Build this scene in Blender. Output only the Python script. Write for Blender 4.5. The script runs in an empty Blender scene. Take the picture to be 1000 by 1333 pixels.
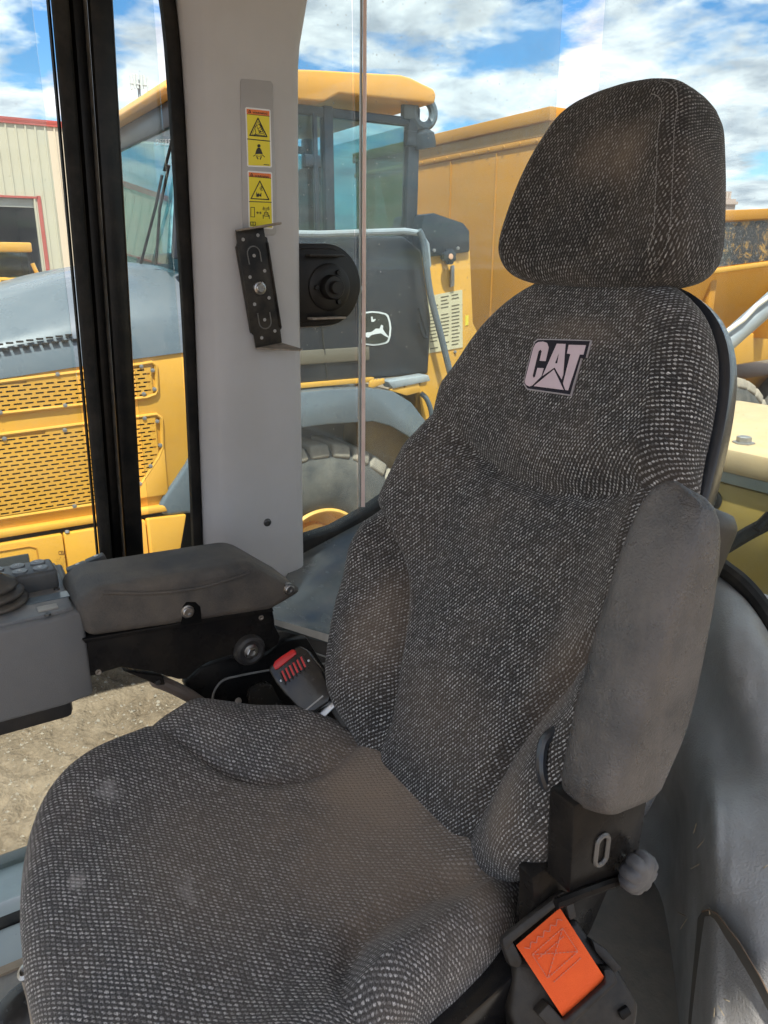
import bpy, bmesh, math, random
from mathutils import Vector, Matrix
from mathutils.geometry import tessellate_polygon
random.seed(7)
R = math.radians
scene = bpy.context.scene
COL = scene.collection

# ------------------------------------------------------------------ camera
# Axes of the parked loader: X = its right, Y = its front, Z = up; metres; ground at z = 0.
CAM = Vector((0.0, 0.0, 3.0))
PITCH, YAWA = R(17.7), R(58)
cd = bpy.data.cameras.new('camera')
cam = bpy.data.objects.new('camera', cd)
COL.objects.link(cam)
cam.location = CAM
cam.rotation_euler = (R(90) - PITCH, 0, YAWA - math.pi)
cd.sensor_fit = 'HORIZONTAL'
cd.sensor_width = 36.0
cd.lens = 36.0            # 1000 px of focal length on a 1000 px wide picture
cd.clip_start = 0.02
cd.clip_end = 3000
scene.camera = cam

# ------------------------------------------------------------------ light
SUN_EL, SUN_AZ = R(64), R(148)        # azimuth of the sun measured from +X towards +Y
w = bpy.data.worlds.new('World')
scene.world = w
w.use_nodes = True
def world_sky():
    nt = w.node_tree
    N, Lk = nt.nodes, nt.links
    for n in list(N): N.remove(n)
    out = N.new('ShaderNodeOutputWorld'); bg = N.new('ShaderNodeBackground')
    bg.inputs['Strength'].default_value = 0.13
    sky = N.new('ShaderNodeTexSky'); sky.sky_type = 'NISHITA'; sky.sun_disc = False
    sky.sun_elevation = SUN_EL; sky.sun_rotation = R(90) - SUN_AZ
    sky.air_density = 1.0; sky.dust_density = 0.3; sky.ozone_density = 2.0
    hs = N.new('ShaderNodeHueSaturation'); hs.inputs['Saturation'].default_value = 1.35; hs.inputs['Value'].default_value = 0.66
    Lk.new(sky.outputs[0], hs.inputs['Color'])
    tc = N.new('ShaderNodeTexCoord')
    sep = N.new('ShaderNodeSeparateXYZ'); Lk.new(tc.outputs['Generated'], sep.inputs[0])
    add = N.new('ShaderNodeMath'); add.operation = 'ADD'; add.inputs[1].default_value = 0.16
    Lk.new(sep.outputs[2], add.inputs[0])
    mx = N.new('ShaderNodeMath'); mx.operation = 'MAXIMUM'; mx.inputs[1].default_value = 0.05
    Lk.new(add.outputs[0], mx.inputs[0])
    dx = N.new('ShaderNodeMath'); dx.operation = 'DIVIDE'; Lk.new(sep.outputs[0], dx.inputs[0]); Lk.new(mx.outputs[0], dx.inputs[1])
    dy = N.new('ShaderNodeMath'); dy.operation = 'DIVIDE'; Lk.new(sep.outputs[1], dy.inputs[0]); Lk.new(mx.outputs[0], dy.inputs[1])
    cmb = N.new('ShaderNodeCombineXYZ'); Lk.new(dx.outputs[0], cmb.inputs[0]); Lk.new(dy.outputs[0], cmb.inputs[1])
    def noise(sc, det, rough, off, dist=0.0):
        mp = N.new('ShaderNodeMapping'); mp.inputs['Location'].default_value = off
        Lk.new(cmb.outputs[0], mp.inputs[0])
        t = N.new('ShaderNodeTexNoise'); t.inputs['Scale'].default_value = sc; t.inputs['Detail'].default_value = det
        t.inputs['Roughness'].default_value = rough; t.inputs['Distortion'].default_value = dist
        Lk.new(mp.outputs[0], t.inputs['Vector']); return t
    def ramp(src, a, b, ca=(0,0,0,1), cb=(1,1,1,1)):
        r = N.new('ShaderNodeValToRGB'); r.color_ramp.elements[0].position = a; r.color_ramp.elements[1].position = b
        r.color_ramp.elements[0].color = ca; r.color_ramp.elements[1].color = cb
        Lk.new(src, r.inputs[0]); return r
    n1 = noise(2.1, 12, 0.56, CLOUD_OFF, 0.15)
    m = ramp(n1.outputs[0], 0.395, 0.495)
    n2 = noise(3.0, 9, 0.60, (CLOUD_OFF[0] + .09, CLOUD_OFF[1] + .13, 0), 0.25)
    shade = ramp(n2.outputs[0], 0.36, 0.62, (2.3, 2.5, 2.85, 1), (5.2, 5.2, 5.25, 1))
    mix = N.new('ShaderNodeMix'); mix.data_type = 'RGBA'
    Lk.new(m.outputs[0], mix.inputs[0]); Lk.new(hs.outputs[0], mix.inputs[6]); Lk.new(shade.outputs[0], mix.inputs[7])
    Lk.new(mix.outputs[2], bg.inputs['Color']); Lk.new(bg.outputs[0], out.inputs[0])
CLOUD_OFF = (3.1, 1.7, 0)
world_sky()
sl = bpy.data.lights.new('sun', 'SUN')
sl.energy = 3.8; sl.angle = R(2.0); sl.color = (1.0, 0.95, 0.87)
sun = bpy.data.objects.new('sun', sl); COL.objects.link(sun)
_sd = Vector((math.cos(SUN_EL) * math.cos(SUN_AZ), math.cos(SUN_EL) * math.sin(SUN_AZ), math.sin(SUN_EL)))
sun.rotation_euler = _sd.to_track_quat('Z', 'Y').to_euler()
sun.location = (0, 0, 30)
vs = scene.view_settings
vs.view_transform = 'Standard'; vs.look = 'None'; vs.gamma = 1.0; vs.use_curve_mapping = False
vs.exposure = 1.2
scene.cycles.max_bounces = 7; scene.cycles.diffuse_bounces = 4; scene.cycles.glossy_bounces = 3; scene.cycles.transparent_max_bounces = 16
scene.cycles.use_adaptive_sampling = True; scene.cycles.adaptive_threshold = .03
w.cycles.sampling_method = 'MANUAL'; w.cycles.sample_map_resolution = 512
scene.cycles.use_denoising = True

# ------------------------------------------------------------------ survey helpers: where a sight line meets a real plane
_rs = Vector((-math.cos(YAWA), math.sin(YAWA))); _fs = Vector((-math.sin(YAWA), -math.cos(YAWA)))
def ray(px, py):
    u, v = (px - 500) / 1000.0, (py - 666.5) / 1000.0
    wv = Vector((u, math.cos(PITCH) - v * math.sin(PITCH)))
    return Vector((wv.dot(_rs), wv.dot(_fs), -math.sin(PITCH) - v * math.cos(PITCH)))
def hit(px, py, p0, n):
    d = ray(px, py); n = Vector(n)
    return CAM + d * ((Vector(p0) - CAM).dot(n) / d.dot(n))
def onX(px, py, X): return hit(px, py, (X, 0, 0), (1, 0, 0))
def onY(px, py, Y): return hit(px, py, (0, Y, 0), (0, 1, 0))
def onZ(px, py, Z): return hit(px, py, (0, 0, Z), (0, 0, 1))
def at(px, py, t): return CAM + ray(px, py) * t

# ------------------------------------------------------------------ object helpers
def setp(o, label=None, cat=None, group=None, kind=None):
    if label: o['label'] = label
    if cat: o['category'] = cat
    if group: o['group'] = group
    if kind: o['kind'] = kind
    return o
def link(name, me, parent=None):
    o = bpy.data.objects.new(name, me); COL.objects.link(o)
    if parent is not None:
        o.parent = parent
        p, m = parent, Matrix.Identity(4)
        while p is not None:
            m = p.matrix_basis.copy() @ m if p.parent is None else m
            p = p.parent
        o.matrix_parent_inverse = m.inverted() if parent.parent is None else Matrix.Identity(4)
    return o
def thing(name, label, cat, loc, group=None):
    o = bpy.data.objects.new(name, None); COL.objects.link(o); o.location = loc; o.empty_display_size = .1
    o.matrix_basis = Matrix.Translation(Vector(loc))
    return setp(o, label, cat, group)
def smooth(me, ang=35):
    for p in me.polygons: p.use_smooth = True
    me.set_sharp_from_angle(angle=R(ang))
class MB:
    """collects shapes into one mesh; coordinates pass through frame M"""
    def __init__(s, M=None): s.v = []; s.f = []; s.M = M or Matrix.Identity(4)
    def add(s, vs, fs):
        k = len(s.v); s.v += [s.M @ Vector(p) for p in vs]; s.f += [[i + k for i in f] for f in fs]; return s
    def box(s, a, b):
        (x0, y0, z0), (x1, y1, z1) = a, b
        return s.add([(x0,y0,z0),(x1,y0,z0),(x1,y1,z0),(x0,y1,z0),(x0,y0,z1),(x1,y0,z1),(x1,y1,z1),(x0,y1,z1)],
                     [(0,3,2,1),(4,5,6,7),(0,1,5,4),(1,2,6,5),(2,3,7,6),(3,0,4,7)])
    def cbox(s, c, sz):
        return s.box([c[i] - sz[i] / 2 for i in range(3)], [c[i] + sz[i] / 2 for i in range(3)])
    def prism(s, poly, z0, z1, axis='z'):
        """polygon in a plane, extruded along axis from z0 to z1"""
        def P3(p, z): return {'z': (p[0], p[1], z), 'x': (z, p[0], p[1]), 'y': (p[0], z, p[1])}[axis]
        n = len(poly)
        ar = sum(poly[i][0] * poly[(i+1) % n][1] - poly[(i+1) % n][0] * poly[i][1] for i in range(n))
        if (ar < 0) != (axis == 'y'): poly = poly[::-1]
        if z1 < z0: z0, z1 = z1, z0
        vs = [P3(p, z0) for p in poly] + [P3(p, z1) for p in poly]
        fs = [tuple(range(n))[::-1], tuple(range(n, 2*n))] + [(i, (i+1) % n, n + (i+1) % n, n + i) for i in range(n)]
        return s.add(vs, fs)
    def tube(s, pts, r, n=10, cap=True):
        pts = [Vector(p) for p in pts]; rs = r if isinstance(r, (list, tuple)) else [r] * len(pts)
        vs, fs = [], []
        t0 = (pts[1] - pts[0]).normalized(); up = Vector((0,0,1)) if abs(t0.z) < .9 else Vector((1,0,0))
        a = t0.cross(up).normalized()
        for i, p in enumerate(pts):
            t = (pts[min(i+1, len(pts)-1)] - pts[max(i-1, 0)]).normalized()
            a = (a - t * a.dot(t)).normalized(); b = t.cross(a)
            for k in range(n):
                an = 2 * math.pi * k / n; vs.append(p + (a * math.cos(an) + b * math.sin(an)) * rs[i])
        for i in range(len(pts) - 1):
            for k in range(n):
                fs.append((i*n + k, i*n + (k+1) % n, (i+1)*n + (k+1) % n, (i+1)*n + k))
        if cap: fs.append(tuple(range(n))[::-1]); fs.append(tuple(range((len(pts)-1)*n, len(pts)*n)))
        return s.add(vs, fs)
    def lathe(s, prof, o=(0,0,0), ax=(0,0,1), n=24, caps=True):
        """prof: (radius, height) pairs along axis ax from o"""
        ax = Vector(ax).normalized(); o = Vector(o)
        a = ax.cross(Vector((0,0,1)) if abs(ax.z) < .9 else Vector((1,0,0))).normalized(); b = ax.cross(a)
        vs, fs = [], []
        for r, h in prof:
            for k in range(n):
                an = 2*math.pi*k/n; vs.append(o + ax*h + (a*math.cos(an) + b*math.sin(an))*r)
        for i in range(len(prof)-1):
            for k in range(n): fs.append((i*n+k, i*n+(k+1) % n, (i+1)*n+(k+1) % n, (i+1)*n+k))
        if caps: fs.append(tuple(range(n))[::-1]); fs.append(tuple(range((len(prof)-1)*n, len(prof)*n)))
        return s.add(vs, fs)
    def grid(s, rows, close=False):
        """rows of equally many points"""
        m = len(rows[0]); vs = [p for r in rows for p in r]; fs = []
        for i in range(len(rows)-1):
            for k in range(m if close else m-1):
                fs.append((i*m+k, i*m+(k+1) % m, (i+1)*m+(k+1) % m, (i+1)*m+k))
        return s.add(vs, fs)
    def build(s, name, mat, parent=None, bevel=0, seg=2, ang=35, flat=False, fix=True, solid=0):
        me = bpy.data.meshes.new(name); me.from_pydata([tuple(p) for p in s.v], [], s.f)
        if fix or bevel or solid:
            bm = bmesh.new(); bm.from_mesh(me)
            if solid: 
                bmesh.ops.recalc_face_normals(bm, faces=bm.faces)
                bmesh.ops.solidify(bm, geom=bm.faces[:], thickness=solid)
            bmesh.ops.recalc_face_normals(bm, faces=bm.faces)
            if bevel:
                es = [e for e in bm.edges if len(e.link_faces) == 2 and e.calc_face_angle(0) > R(28)]
                bmesh.ops.bevel(bm, geom=es, offset=bevel, segments=seg, affect='EDGES', profile=.5, clamp_overlap=True)
            bm.to_mesh(me); bm.free()
        me.materials.append(mat)
        if not flat: smooth(me, ang)
        return link(name, me, parent)
def frame(o, x, y, z=None):
    """matrix with origin o and axes x, y (made orthogonal), z = x cross y"""
    x = Vector(x).normalized(); y = Vector(y); y = (y - x * y.dot(x)).normalized(); z = x.cross(y)
    M = Matrix((x, y, z)).transposed().to_4x4(); M.translation = Vector(o); return M
def lerp(a, b, t): return a + (b - a) * t
def interp(tab, x):
    if x <= tab[0][0]: return tab[0][1]
    for (a, fa), (b, fb) in zip(tab, tab[1:]):
        if x <= b: return fa + (fb - fa) * (x - a) / (b - a)
    return tab[-1][1]
def sstep(a, b, x):
    t = max(0.0, min(1.0, (x - a) / (b - a))); return t * t * (3 - 2 * t)
def catmull(pts, n=8, closed=False):
    pts = [Vector(p) for p in pts]; out = []; m = len(pts)
    rng = range(m) if closed else range(m - 1)
    for i in rng:
        if closed: p0, p1, p2, p3 = pts[i-1], pts[i], pts[(i+1) % m], pts[(i+2) % m]
        else: p0, p1, p2, p3 = pts[max(i-1, 0)], pts[i], pts[i+1], pts[min(i+2, m-1)]
        for k in range(n):
            t = k / n
            out.append(.5*((2*p1) + (p2-p0)*t + (2*p0-5*p1+4*p2-p3)*t*t + (3*p1-p0-3*p2+p3)*t**3))
    if not closed: out.append(pts[-1])
    return out

# ------------------------------------------------------------------ materials
MATS = {}
def mat(name, col, rough=.5, metal=0.0, var=.0, vscale=8, vcol=None, bump=0.0, bscale=60, coat=0.0, spec=.5, dust=0.0, dcol=(.32,.25,.17), dscale=3, rvar=0.0, streak=0.0):
    """principled surface: base colour, mottled towards vcol, dust patches, fine bump"""
    if name in MATS: return MATS[name]
    m = bpy.data.materials.new(name); m.use_nodes = True; MATS[name] = m
    nt = m.node_tree; N, Lk = nt.nodes, nt.links; b = N['Principled BSDF']
    b.inputs['Roughness'].default_value = rough; b.inputs['Metallic'].default_value = metal
    b.inputs['Specular IOR Level'].default_value = spec; b.inputs['Coat Weight'].default_value = coat
    b.inputs['Base Color'].default_value = (*col, 1)
    tc = N.new('ShaderNodeTexCoord')
    def noise(sc, det=6, rg=.6, vec=None):
        t = N.new('ShaderNodeTexNoise'); t.inputs['Scale'].default_value = sc; t.inputs['Detail'].default_value = det; t.inputs['Roughness'].default_value = rg
        Lk.new(vec or tc.outputs['Object'], t.inputs['Vector']); return t
    def mapr(src, a, b_, c, d):
        r = N.new('ShaderNodeMapRange'); r.inputs[1].default_value = a; r.inputs[2].default_value = b_; r.inputs[3].default_value = c; r.inputs[4].default_value = d
        Lk.new(src, r.inputs[0]); return r.outputs[0]
    cur = None
    def mixc(fac, a, bcol):
        x = N.new('ShaderNodeMix'); x.data_type = 'RGBA'; Lk.new(fac, x.inputs[0])
        if a is None: x.inputs[6].default_value = (*col, 1)
        else: Lk.new(a, x.inputs[6])
        x.inputs[7].default_value = (*bcol, 1); return x.outputs[2]
    if var:
        n = noise(vscale); cur = mixc(mapr(n.outputs[0], .35, .7, 0, var), cur, vcol or tuple(c*.6 for c in col))
    if streak:
        mp = N.new('ShaderNodeMapping'); mp.inputs['Scale'].default_value = (1, 1, .06); Lk.new(tc.outputs['Object'], mp.inputs[0])
        n = noise(vscale*5, 4, .6, mp.outputs[0]); cur = mixc(mapr(n.outputs[0], .5, .75, 0, streak), cur, dcol)
    if dust:
        n = noise(dscale, 9, .68); cur = mixc(mapr(n.outputs[0], .42, .72, 0, dust), cur, dcol)
    if cur: Lk.new(cur, b.inputs['Base Color'])
    if rvar:
        n = noise(vscale*2.3, 6, .6); Lk.new(mapr(n.outputs[0], .3, .7, rough - rvar, rough + rvar), b.inputs['Roughness'])
    if bump:
        n = noise(bscale, 4, .6); bp = N.new('ShaderNodeBump'); bp.inputs['Strength'].default_value = bump; bp.inputs['Distance'].default_value = .002
        Lk.new(n.outputs[0], bp.inputs['Height']); Lk.new(bp.outputs[0], b.inputs['Normal'])
    return m

def fabric(name, angle, bw, bh, light=(.30,.285,.275), mid=(.045,.043,.045), dusts=(), dark=.016, dl=.46, dw=.25):
    """woven seat cloth on a UV map in metres: staggered pale dashes on black, dusty patches (centre, radius, amount)"""
    m = bpy.data.materials.new(name); m.use_nodes = True
    nt = m.node_tree; N, Lk = nt.nodes, nt.links; b = N['Principled BSDF']
    b.inputs['Roughness'].default_value = .92; b.inputs['Specular IOR Level'].default_value = .25
    b.inputs['Sheen Weight'].default_value = .12; b.inputs['Sheen Roughness'].default_value = .5
    uv = N.new('ShaderNodeUVMap')
    tc = N.new('ShaderNodeTexCoord')
    # slight waviness of the rows
    nz = N.new('ShaderNodeTexNoise'); nz.inputs['Scale'].default_value = 22; nz.inputs['Detail'].default_value = 3
    Lk.new(uv.outputs[0], nz.inputs['Vector'])
    sb = N.new('ShaderNodeVectorMath'); sb.operation = 'SUBTRACT'; sb.inputs[1].default_value = (.5,.5,.5); Lk.new(nz.outputs['Color'], sb.inputs[0])
    sc = N.new('ShaderNodeVectorMath'); sc.operation = 'SCALE'; sc.inputs['Scale'].default_value = .006; Lk.new(sb.outputs[0], sc.inputs[0])
    nz2 = N.new('ShaderNodeTexNoise'); nz2.inputs['Scale'].default_value = 300; nz2.inputs['Detail'].default_value = 2
    Lk.new(uv.outputs[0], nz2.inputs['Vector'])
    sb2 = N.new('ShaderNodeVectorMath'); sb2.operation = 'SUBTRACT'; sb2.inputs[1].default_value = (.5,.5,.5); Lk.new(nz2.outputs['Color'], sb2.inputs[0])
    sc2 = N.new('ShaderNodeVectorMath'); sc2.operation = 'SCALE'; sc2.inputs['Scale'].default_value = .0034; Lk.new(sb2.outputs[0], sc2.inputs[0])
    ad = N.new('ShaderNodeVectorMath'); Lk.new(uv.outputs[0], ad.inputs[0]); Lk.new(sc.outputs[0], ad.inputs[1])
    ad2 = N.new('ShaderNodeVectorMath'); Lk.new(ad.outputs[0], ad2.inputs[0]); Lk.new(sc2.outputs[0], ad2.inputs[1])
    mp = N.new('ShaderNodeMapping'); mp.inputs['Rotation'].default_value = (0, 0, R(angle)); Lk.new(ad2.outputs[0], mp.inputs[0])
    def M(op, x, y=None, z=None, clamp=False):
        n = N.new('ShaderNodeMath'); n.operation = op; n.use_clamp = clamp
        for i, q in enumerate((x, y, z)):
            if q is None: continue
            if isinstance(q, (int, float)): n.inputs[i].default_value = q
            else: Lk.new(q, n.inputs[i])
        return n.outputs[0]
    sp_ = N.new('ShaderNodeSeparateXYZ'); Lk.new(mp.outputs[0], sp_.inputs[0])
    v_ = M('DIVIDE', sp_.outputs[1], bh); row = M('FLOOR', v_)
    u_ = M('ADD', M('DIVIDE', sp_.outputs[0], bw), M('MULTIPLY', row, .5)); col_i = M('FLOOR', u_)
    du = M('DIVIDE', M('SUBTRACT', M('FRACT', u_), .5), dl); dv = M('DIVIDE', M('SUBTRACT', M('FRACT', v_), .5), dw)
    dv = M('ADD', dv, M('MULTIPLY', du, .25))
    rr = M('SQRT', M('ADD', M('MULTIPLY', du, du), M('MULTIPLY', dv, dv)))
    msk = N.new('ShaderNodeMapRange'); msk.interpolation_type = 'SMOOTHSTEP'; msk.inputs[1].default_value = 1.15; msk.inputs[2].default_value = .45; Lk.new(rr, msk.inputs[0])
    cc = N.new('ShaderNodeCombineXYZ'); Lk.new(col_i, cc.inputs[0]); Lk.new(row, cc.inputs[1])
    wn = N.new('ShaderNodeTexWhiteNoise'); wn.noise_dimensions = '2D'; Lk.new(cc.outputs[0], wn.inputs['Vector'])
    lc = N.new('ShaderNodeMix'); lc.data_type = 'RGBA'; lc.inputs[6].default_value = (*mid, 1); lc.inputs[7].default_value = (*light, 1); Lk.new(wn.outputs['Value'], lc.inputs[0])
    br = N.new('ShaderNodeMix'); br.data_type = 'RGBA'; br.inputs[6].default_value = (dark, dark*.97, dark*.98, 1); Lk.new(msk.outputs[0], br.inputs[0]); Lk.new(lc.outputs[2], br.inputs[7])
    # thread-scale mottling
    n3 = N.new('ShaderNodeTexNoise'); n3.inputs['Scale'].default_value = 520; n3.inputs['Detail'].default_value = 3; Lk.new(uv.outputs[0], n3.inputs['Vector'])
    mr = N.new('ShaderNodeMapRange'); mr.inputs[1].default_value = .3; mr.inputs[2].default_value = .7; mr.inputs[3].default_value = .35; mr.inputs[4].default_value = 1.75; Lk.new(n3.outputs[0], mr.inputs[0])
    mul = N.new('ShaderNodeMix'); mul.data_type = 'RGBA'; mul.blend_type = 'MULTIPLY'; mul.inputs[0].default_value = 1
    Lk.new(br.outputs[2], mul.inputs[6]); Lk.new(mr.outputs[0], mul.inputs[7])
    cur = mul.outputs[2]
    # settled dust: broad noise and a few rubbed patches
    nd = N.new('ShaderNodeTexNoise'); nd.inputs['Scale'].default_value = 7; nd.inputs['Detail'].default_value = 7; nd.inputs['Roughness'].default_value = .65; Lk.new(uv.outputs[0], nd.inputs['Vector'])
    dr = N.new('ShaderNodeMapRange'); dr.inputs[1].default_value = .42; dr.inputs[2].default_value = .75; dr.inputs[3].default_value = .02; dr.inputs[4].default_value = .20; Lk.new(nd.outputs[0], dr.inputs[0])
    fac = dr.outputs[0]
    nd2 = N.new('ShaderNodeTexNoise'); nd2.inputs['Scale'].default_value = 70; nd2.inputs['Detail'].default_value = 6; nd2.inputs['Roughness'].default_value = .7; Lk.new(uv.outputs[0], nd2.inputs['Vector'])
    pale = None
    for (cx, cy, rx, ry, amt) in dusts:
        small = rx < .04
        s1 = N.new('ShaderNodeMapping'); s1.vector_type = 'POINT'; s1.inputs['Location'].default_value = (-cx/rx, -cy/ry, 0); s1.inputs['Scale'].default_value = (1/rx, 1/ry, 0)
        Lk.new(ad.outputs[0], s1.inputs[0])
        ln = N.new('ShaderNodeVectorMath'); ln.operation = 'LENGTH'; Lk.new(s1.outputs[0], ln.inputs[0])
        a1 = N.new('ShaderNodeMath'); a1.operation = 'MULTIPLY_ADD'; a1.inputs[1].default_value = 4.0 if small else 1.3; a1.inputs[2].default_value = -2.0 if small else -.65
        Lk.new((nd2 if small else nd).outputs[0], a1.inputs[0])
        a2 = N.new('ShaderNodeMath'); Lk.new(ln.outputs['Value'], a2.inputs[0]); Lk.new(a1.outputs[0], a2.inputs[1])
        r1 = N.new('ShaderNodeMapRange'); r1.interpolation_type = 'SMOOTHSTEP'; r1.inputs[1].default_value = 1.1; r1.inputs[2].default_value = .2; r1.inputs[3].default_value = 0; r1.inputs[4].default_value = amt
        Lk.new(a2.outputs[0], r1.inputs[0])
        if small:
            if pale is None: pale = r1.outputs[0]
            else: pale = M('MAXIMUM', pale, r1.outputs[0])
            continue
        s = N.new('ShaderNodeMath'); s.use_clamp = True; Lk.new(fac, s.inputs[0]); Lk.new(r1.outputs[0], s.inputs[1]); fac = s.outputs[0]
    dm = N.new('ShaderNodeMix'); dm.data_type = 'RGBA'; dm.inputs[7].default_value = (.30,.228,.170,1); Lk.new(fac, dm.inputs[0]); Lk.new(cur, dm.inputs[6])
    fin = dm.outputs[2]
    if pale is not None:
        pm = N.new('ShaderNodeMix'); pm.data_type = 'RGBA'; pm.inputs[7].default_value = (.46,.42,.40,1); Lk.new(pale, pm.inputs[0]); Lk.new(fin, pm.inputs[6]); fin = pm.outputs[2]
    Lk.new(fin, b.inputs['Base Color'])
    hb = N.new('ShaderNodeMath'); hb.operation = 'MULTIPLY_ADD'; hb.inputs[1].default_value = .7; hb.inputs[2].default_value = 0
    Lk.new(msk.outputs[0], hb.inputs[0])
    hb2 = N.new('ShaderNodeMath'); hb2.operation = 'MULTIPLY_ADD'; hb2.inputs[1].default_value = .5; Lk.new(n3.outputs[0], hb2.inputs[0]); Lk.new(hb.outputs[0], hb2.inputs[2])
    bp = N.new('ShaderNodeBump'); bp.inputs['Strength'].default_value = .7; bp.inputs['Distance'].default_value = .0016
    Lk.new(hb2.outputs[0], bp.inputs['Height']); Lk.new(bp.outputs[0], b.inputs['Normal'])
    return m

def glass_mat(name, tint=(.93,.97,.96), dirt=.06):
    m = bpy.data.materials.new(name); m.use_nodes = True; nt = m.node_tree; N, Lk = nt.nodes, nt.links
    for n in list(N): N.remove(n)
    out = N.new('ShaderNodeOutputMaterial'); tr = N.new('ShaderNodeBsdfTransparent'); tr.inputs[0].default_value = (*tint, 1)
    gl = N.new('ShaderNodeBsdfGlossy'); gl.inputs['Roughness'].default_value = .02
    fr = N.new('ShaderNodeFresnel')
    ge = N.new('ShaderNodeNewGeometry'); io = N.new('ShaderNodeMapRange'); io.inputs[3].default_value = 1.45; io.inputs[4].default_value = 1 / 1.45
    Lk.new(ge.outputs['Backfacing'], io.inputs[0]); Lk.new(io.outputs[0], fr.inputs[0])
    mx = N.new('ShaderNodeMixShader'); Lk.new(fr.outputs[0], mx.inputs[0]); Lk.new(tr.outputs[0], mx.inputs[1]); Lk.new(gl.outputs[0], mx.inputs[2])
    df = N.new('ShaderNodeBsdfDiffuse'); df.inputs[0].default_value = (.62,.60,.56,1)
    tc = N.new('ShaderNodeTexCoord'); n = N.new('ShaderNodeTexNoise'); n.inputs['Scale'].default_value = 5; n.inputs['Detail'].default_value = 8; n.inputs['Roughness'].default_value = .7
    Lk.new(tc.outputs['Object'], n.inputs['Vector'])
    r = N.new('ShaderNodeMapRange'); r.inputs[1].default_value = .4; r.inputs[2].default_value = .75; r.inputs[3].default_value = dirt*.25; r.inputs[4].default_value = dirt; Lk.new(n.outputs[0], r.inputs[0])
    vo = N.new('ShaderNodeTexVoronoi'); vo.inputs['Scale'].default_value = 42; Lk.new(tc.outputs['Object'], vo.inputs['Vector'])
    r2 = N.new('ShaderNodeMapRange'); r2.inputs[1].default_value = .10; r2.inputs[2].default_value = .04; r2.inputs[3].default_value = 0; r2.inputs[4].default_value = dirt*2.5; Lk.new(vo.outputs['Distance'], r2.inputs[0])
    ad = N.new('ShaderNodeMath'); ad.use_clamp = True; Lk.new(r.outputs[0], ad.inputs[0]); Lk.new(r2.outputs[0], ad.inputs[1])
    mx2 = N.new('ShaderNodeMixShader'); Lk.new(ad.outputs[0], mx2.inputs[0]); Lk.new(mx.outputs[0], mx2.inputs[1]); Lk.new(df.outputs[0], mx2.inputs[2])
    Lk.new(mx2.outputs[0], out.inputs[0]); return m
# ================================================================== operator seat
S = Vector((.757, -.552, 2.27))           # middle of the line where cushion and backrest meet
LEAN = R(22)
SEATM = Matrix.Translation(S)
BACKM = Matrix(((1,0,0,S.x),(0,-math.sin(LEAN),math.cos(LEAN),S.y),(0,math.cos(LEAN),math.sin(LEAN),S.z),(0,0,0,1)))      # x across, y up the back, z out of the front face
BLACK_PL = mat('black_plastic', (.018,.018,.02), .42, var=.5, vcol=(.045,.042,.04), vscale=14, bump=.15, bscale=300, dust=.12, dscale=6)
BLACK_MET = mat('black_painted_steel', (.007,.007,.008), .30, spec=.12, var=.4, vcol=(.022,.021,.02), vscale=12, bump=.05, bscale=80, dust=.06, dscale=9, rvar=.1)
SHELL = mat('seat_shell_plastic', (.03,.034,.042), .25, var=.4, vscale=10, coat=.3)

def outline(hw, b0, b1, n=96, hwl=None):
    """closed outline from a half-width table, counter-clockwise, resampled evenly"""
    k = 60; ys = [b0 + (b1 - b0) * (1 - math.cos(math.pi * i / k)) / 2 for i in range(k + 1)]
    pts = [Vector((hw(y), y, 0)) for y in ys] + [Vector((-(hwl or hw)(y), y, 0)) for y in ys[::-1]]
    q = [pts[0]]
    for p in pts[1:]:
        if (p - q[-1]).length > 1e-5: q.append(p)
    if (q[0] - q[-1]).length < 1e-5: q.pop()
    seg = [(q[(i+1) % len(q)] - q[i]).length for i in range(len(q))]; tot = sum(seg); out = []
    i = 0; acc = 0
    for j in range(n):
        d = tot * j / n
        while acc + seg[i] < d: acc += seg[i]; i += 1
        out.append(q[i].lerp(q[(i+1) % len(q)], (d - acc) / seg[i]))
    for _ in range(2): out = [(out[k-1] + out[k]*2 + out[(k+1) % n]) / 4 for k in range(n)]
    return out
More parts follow.
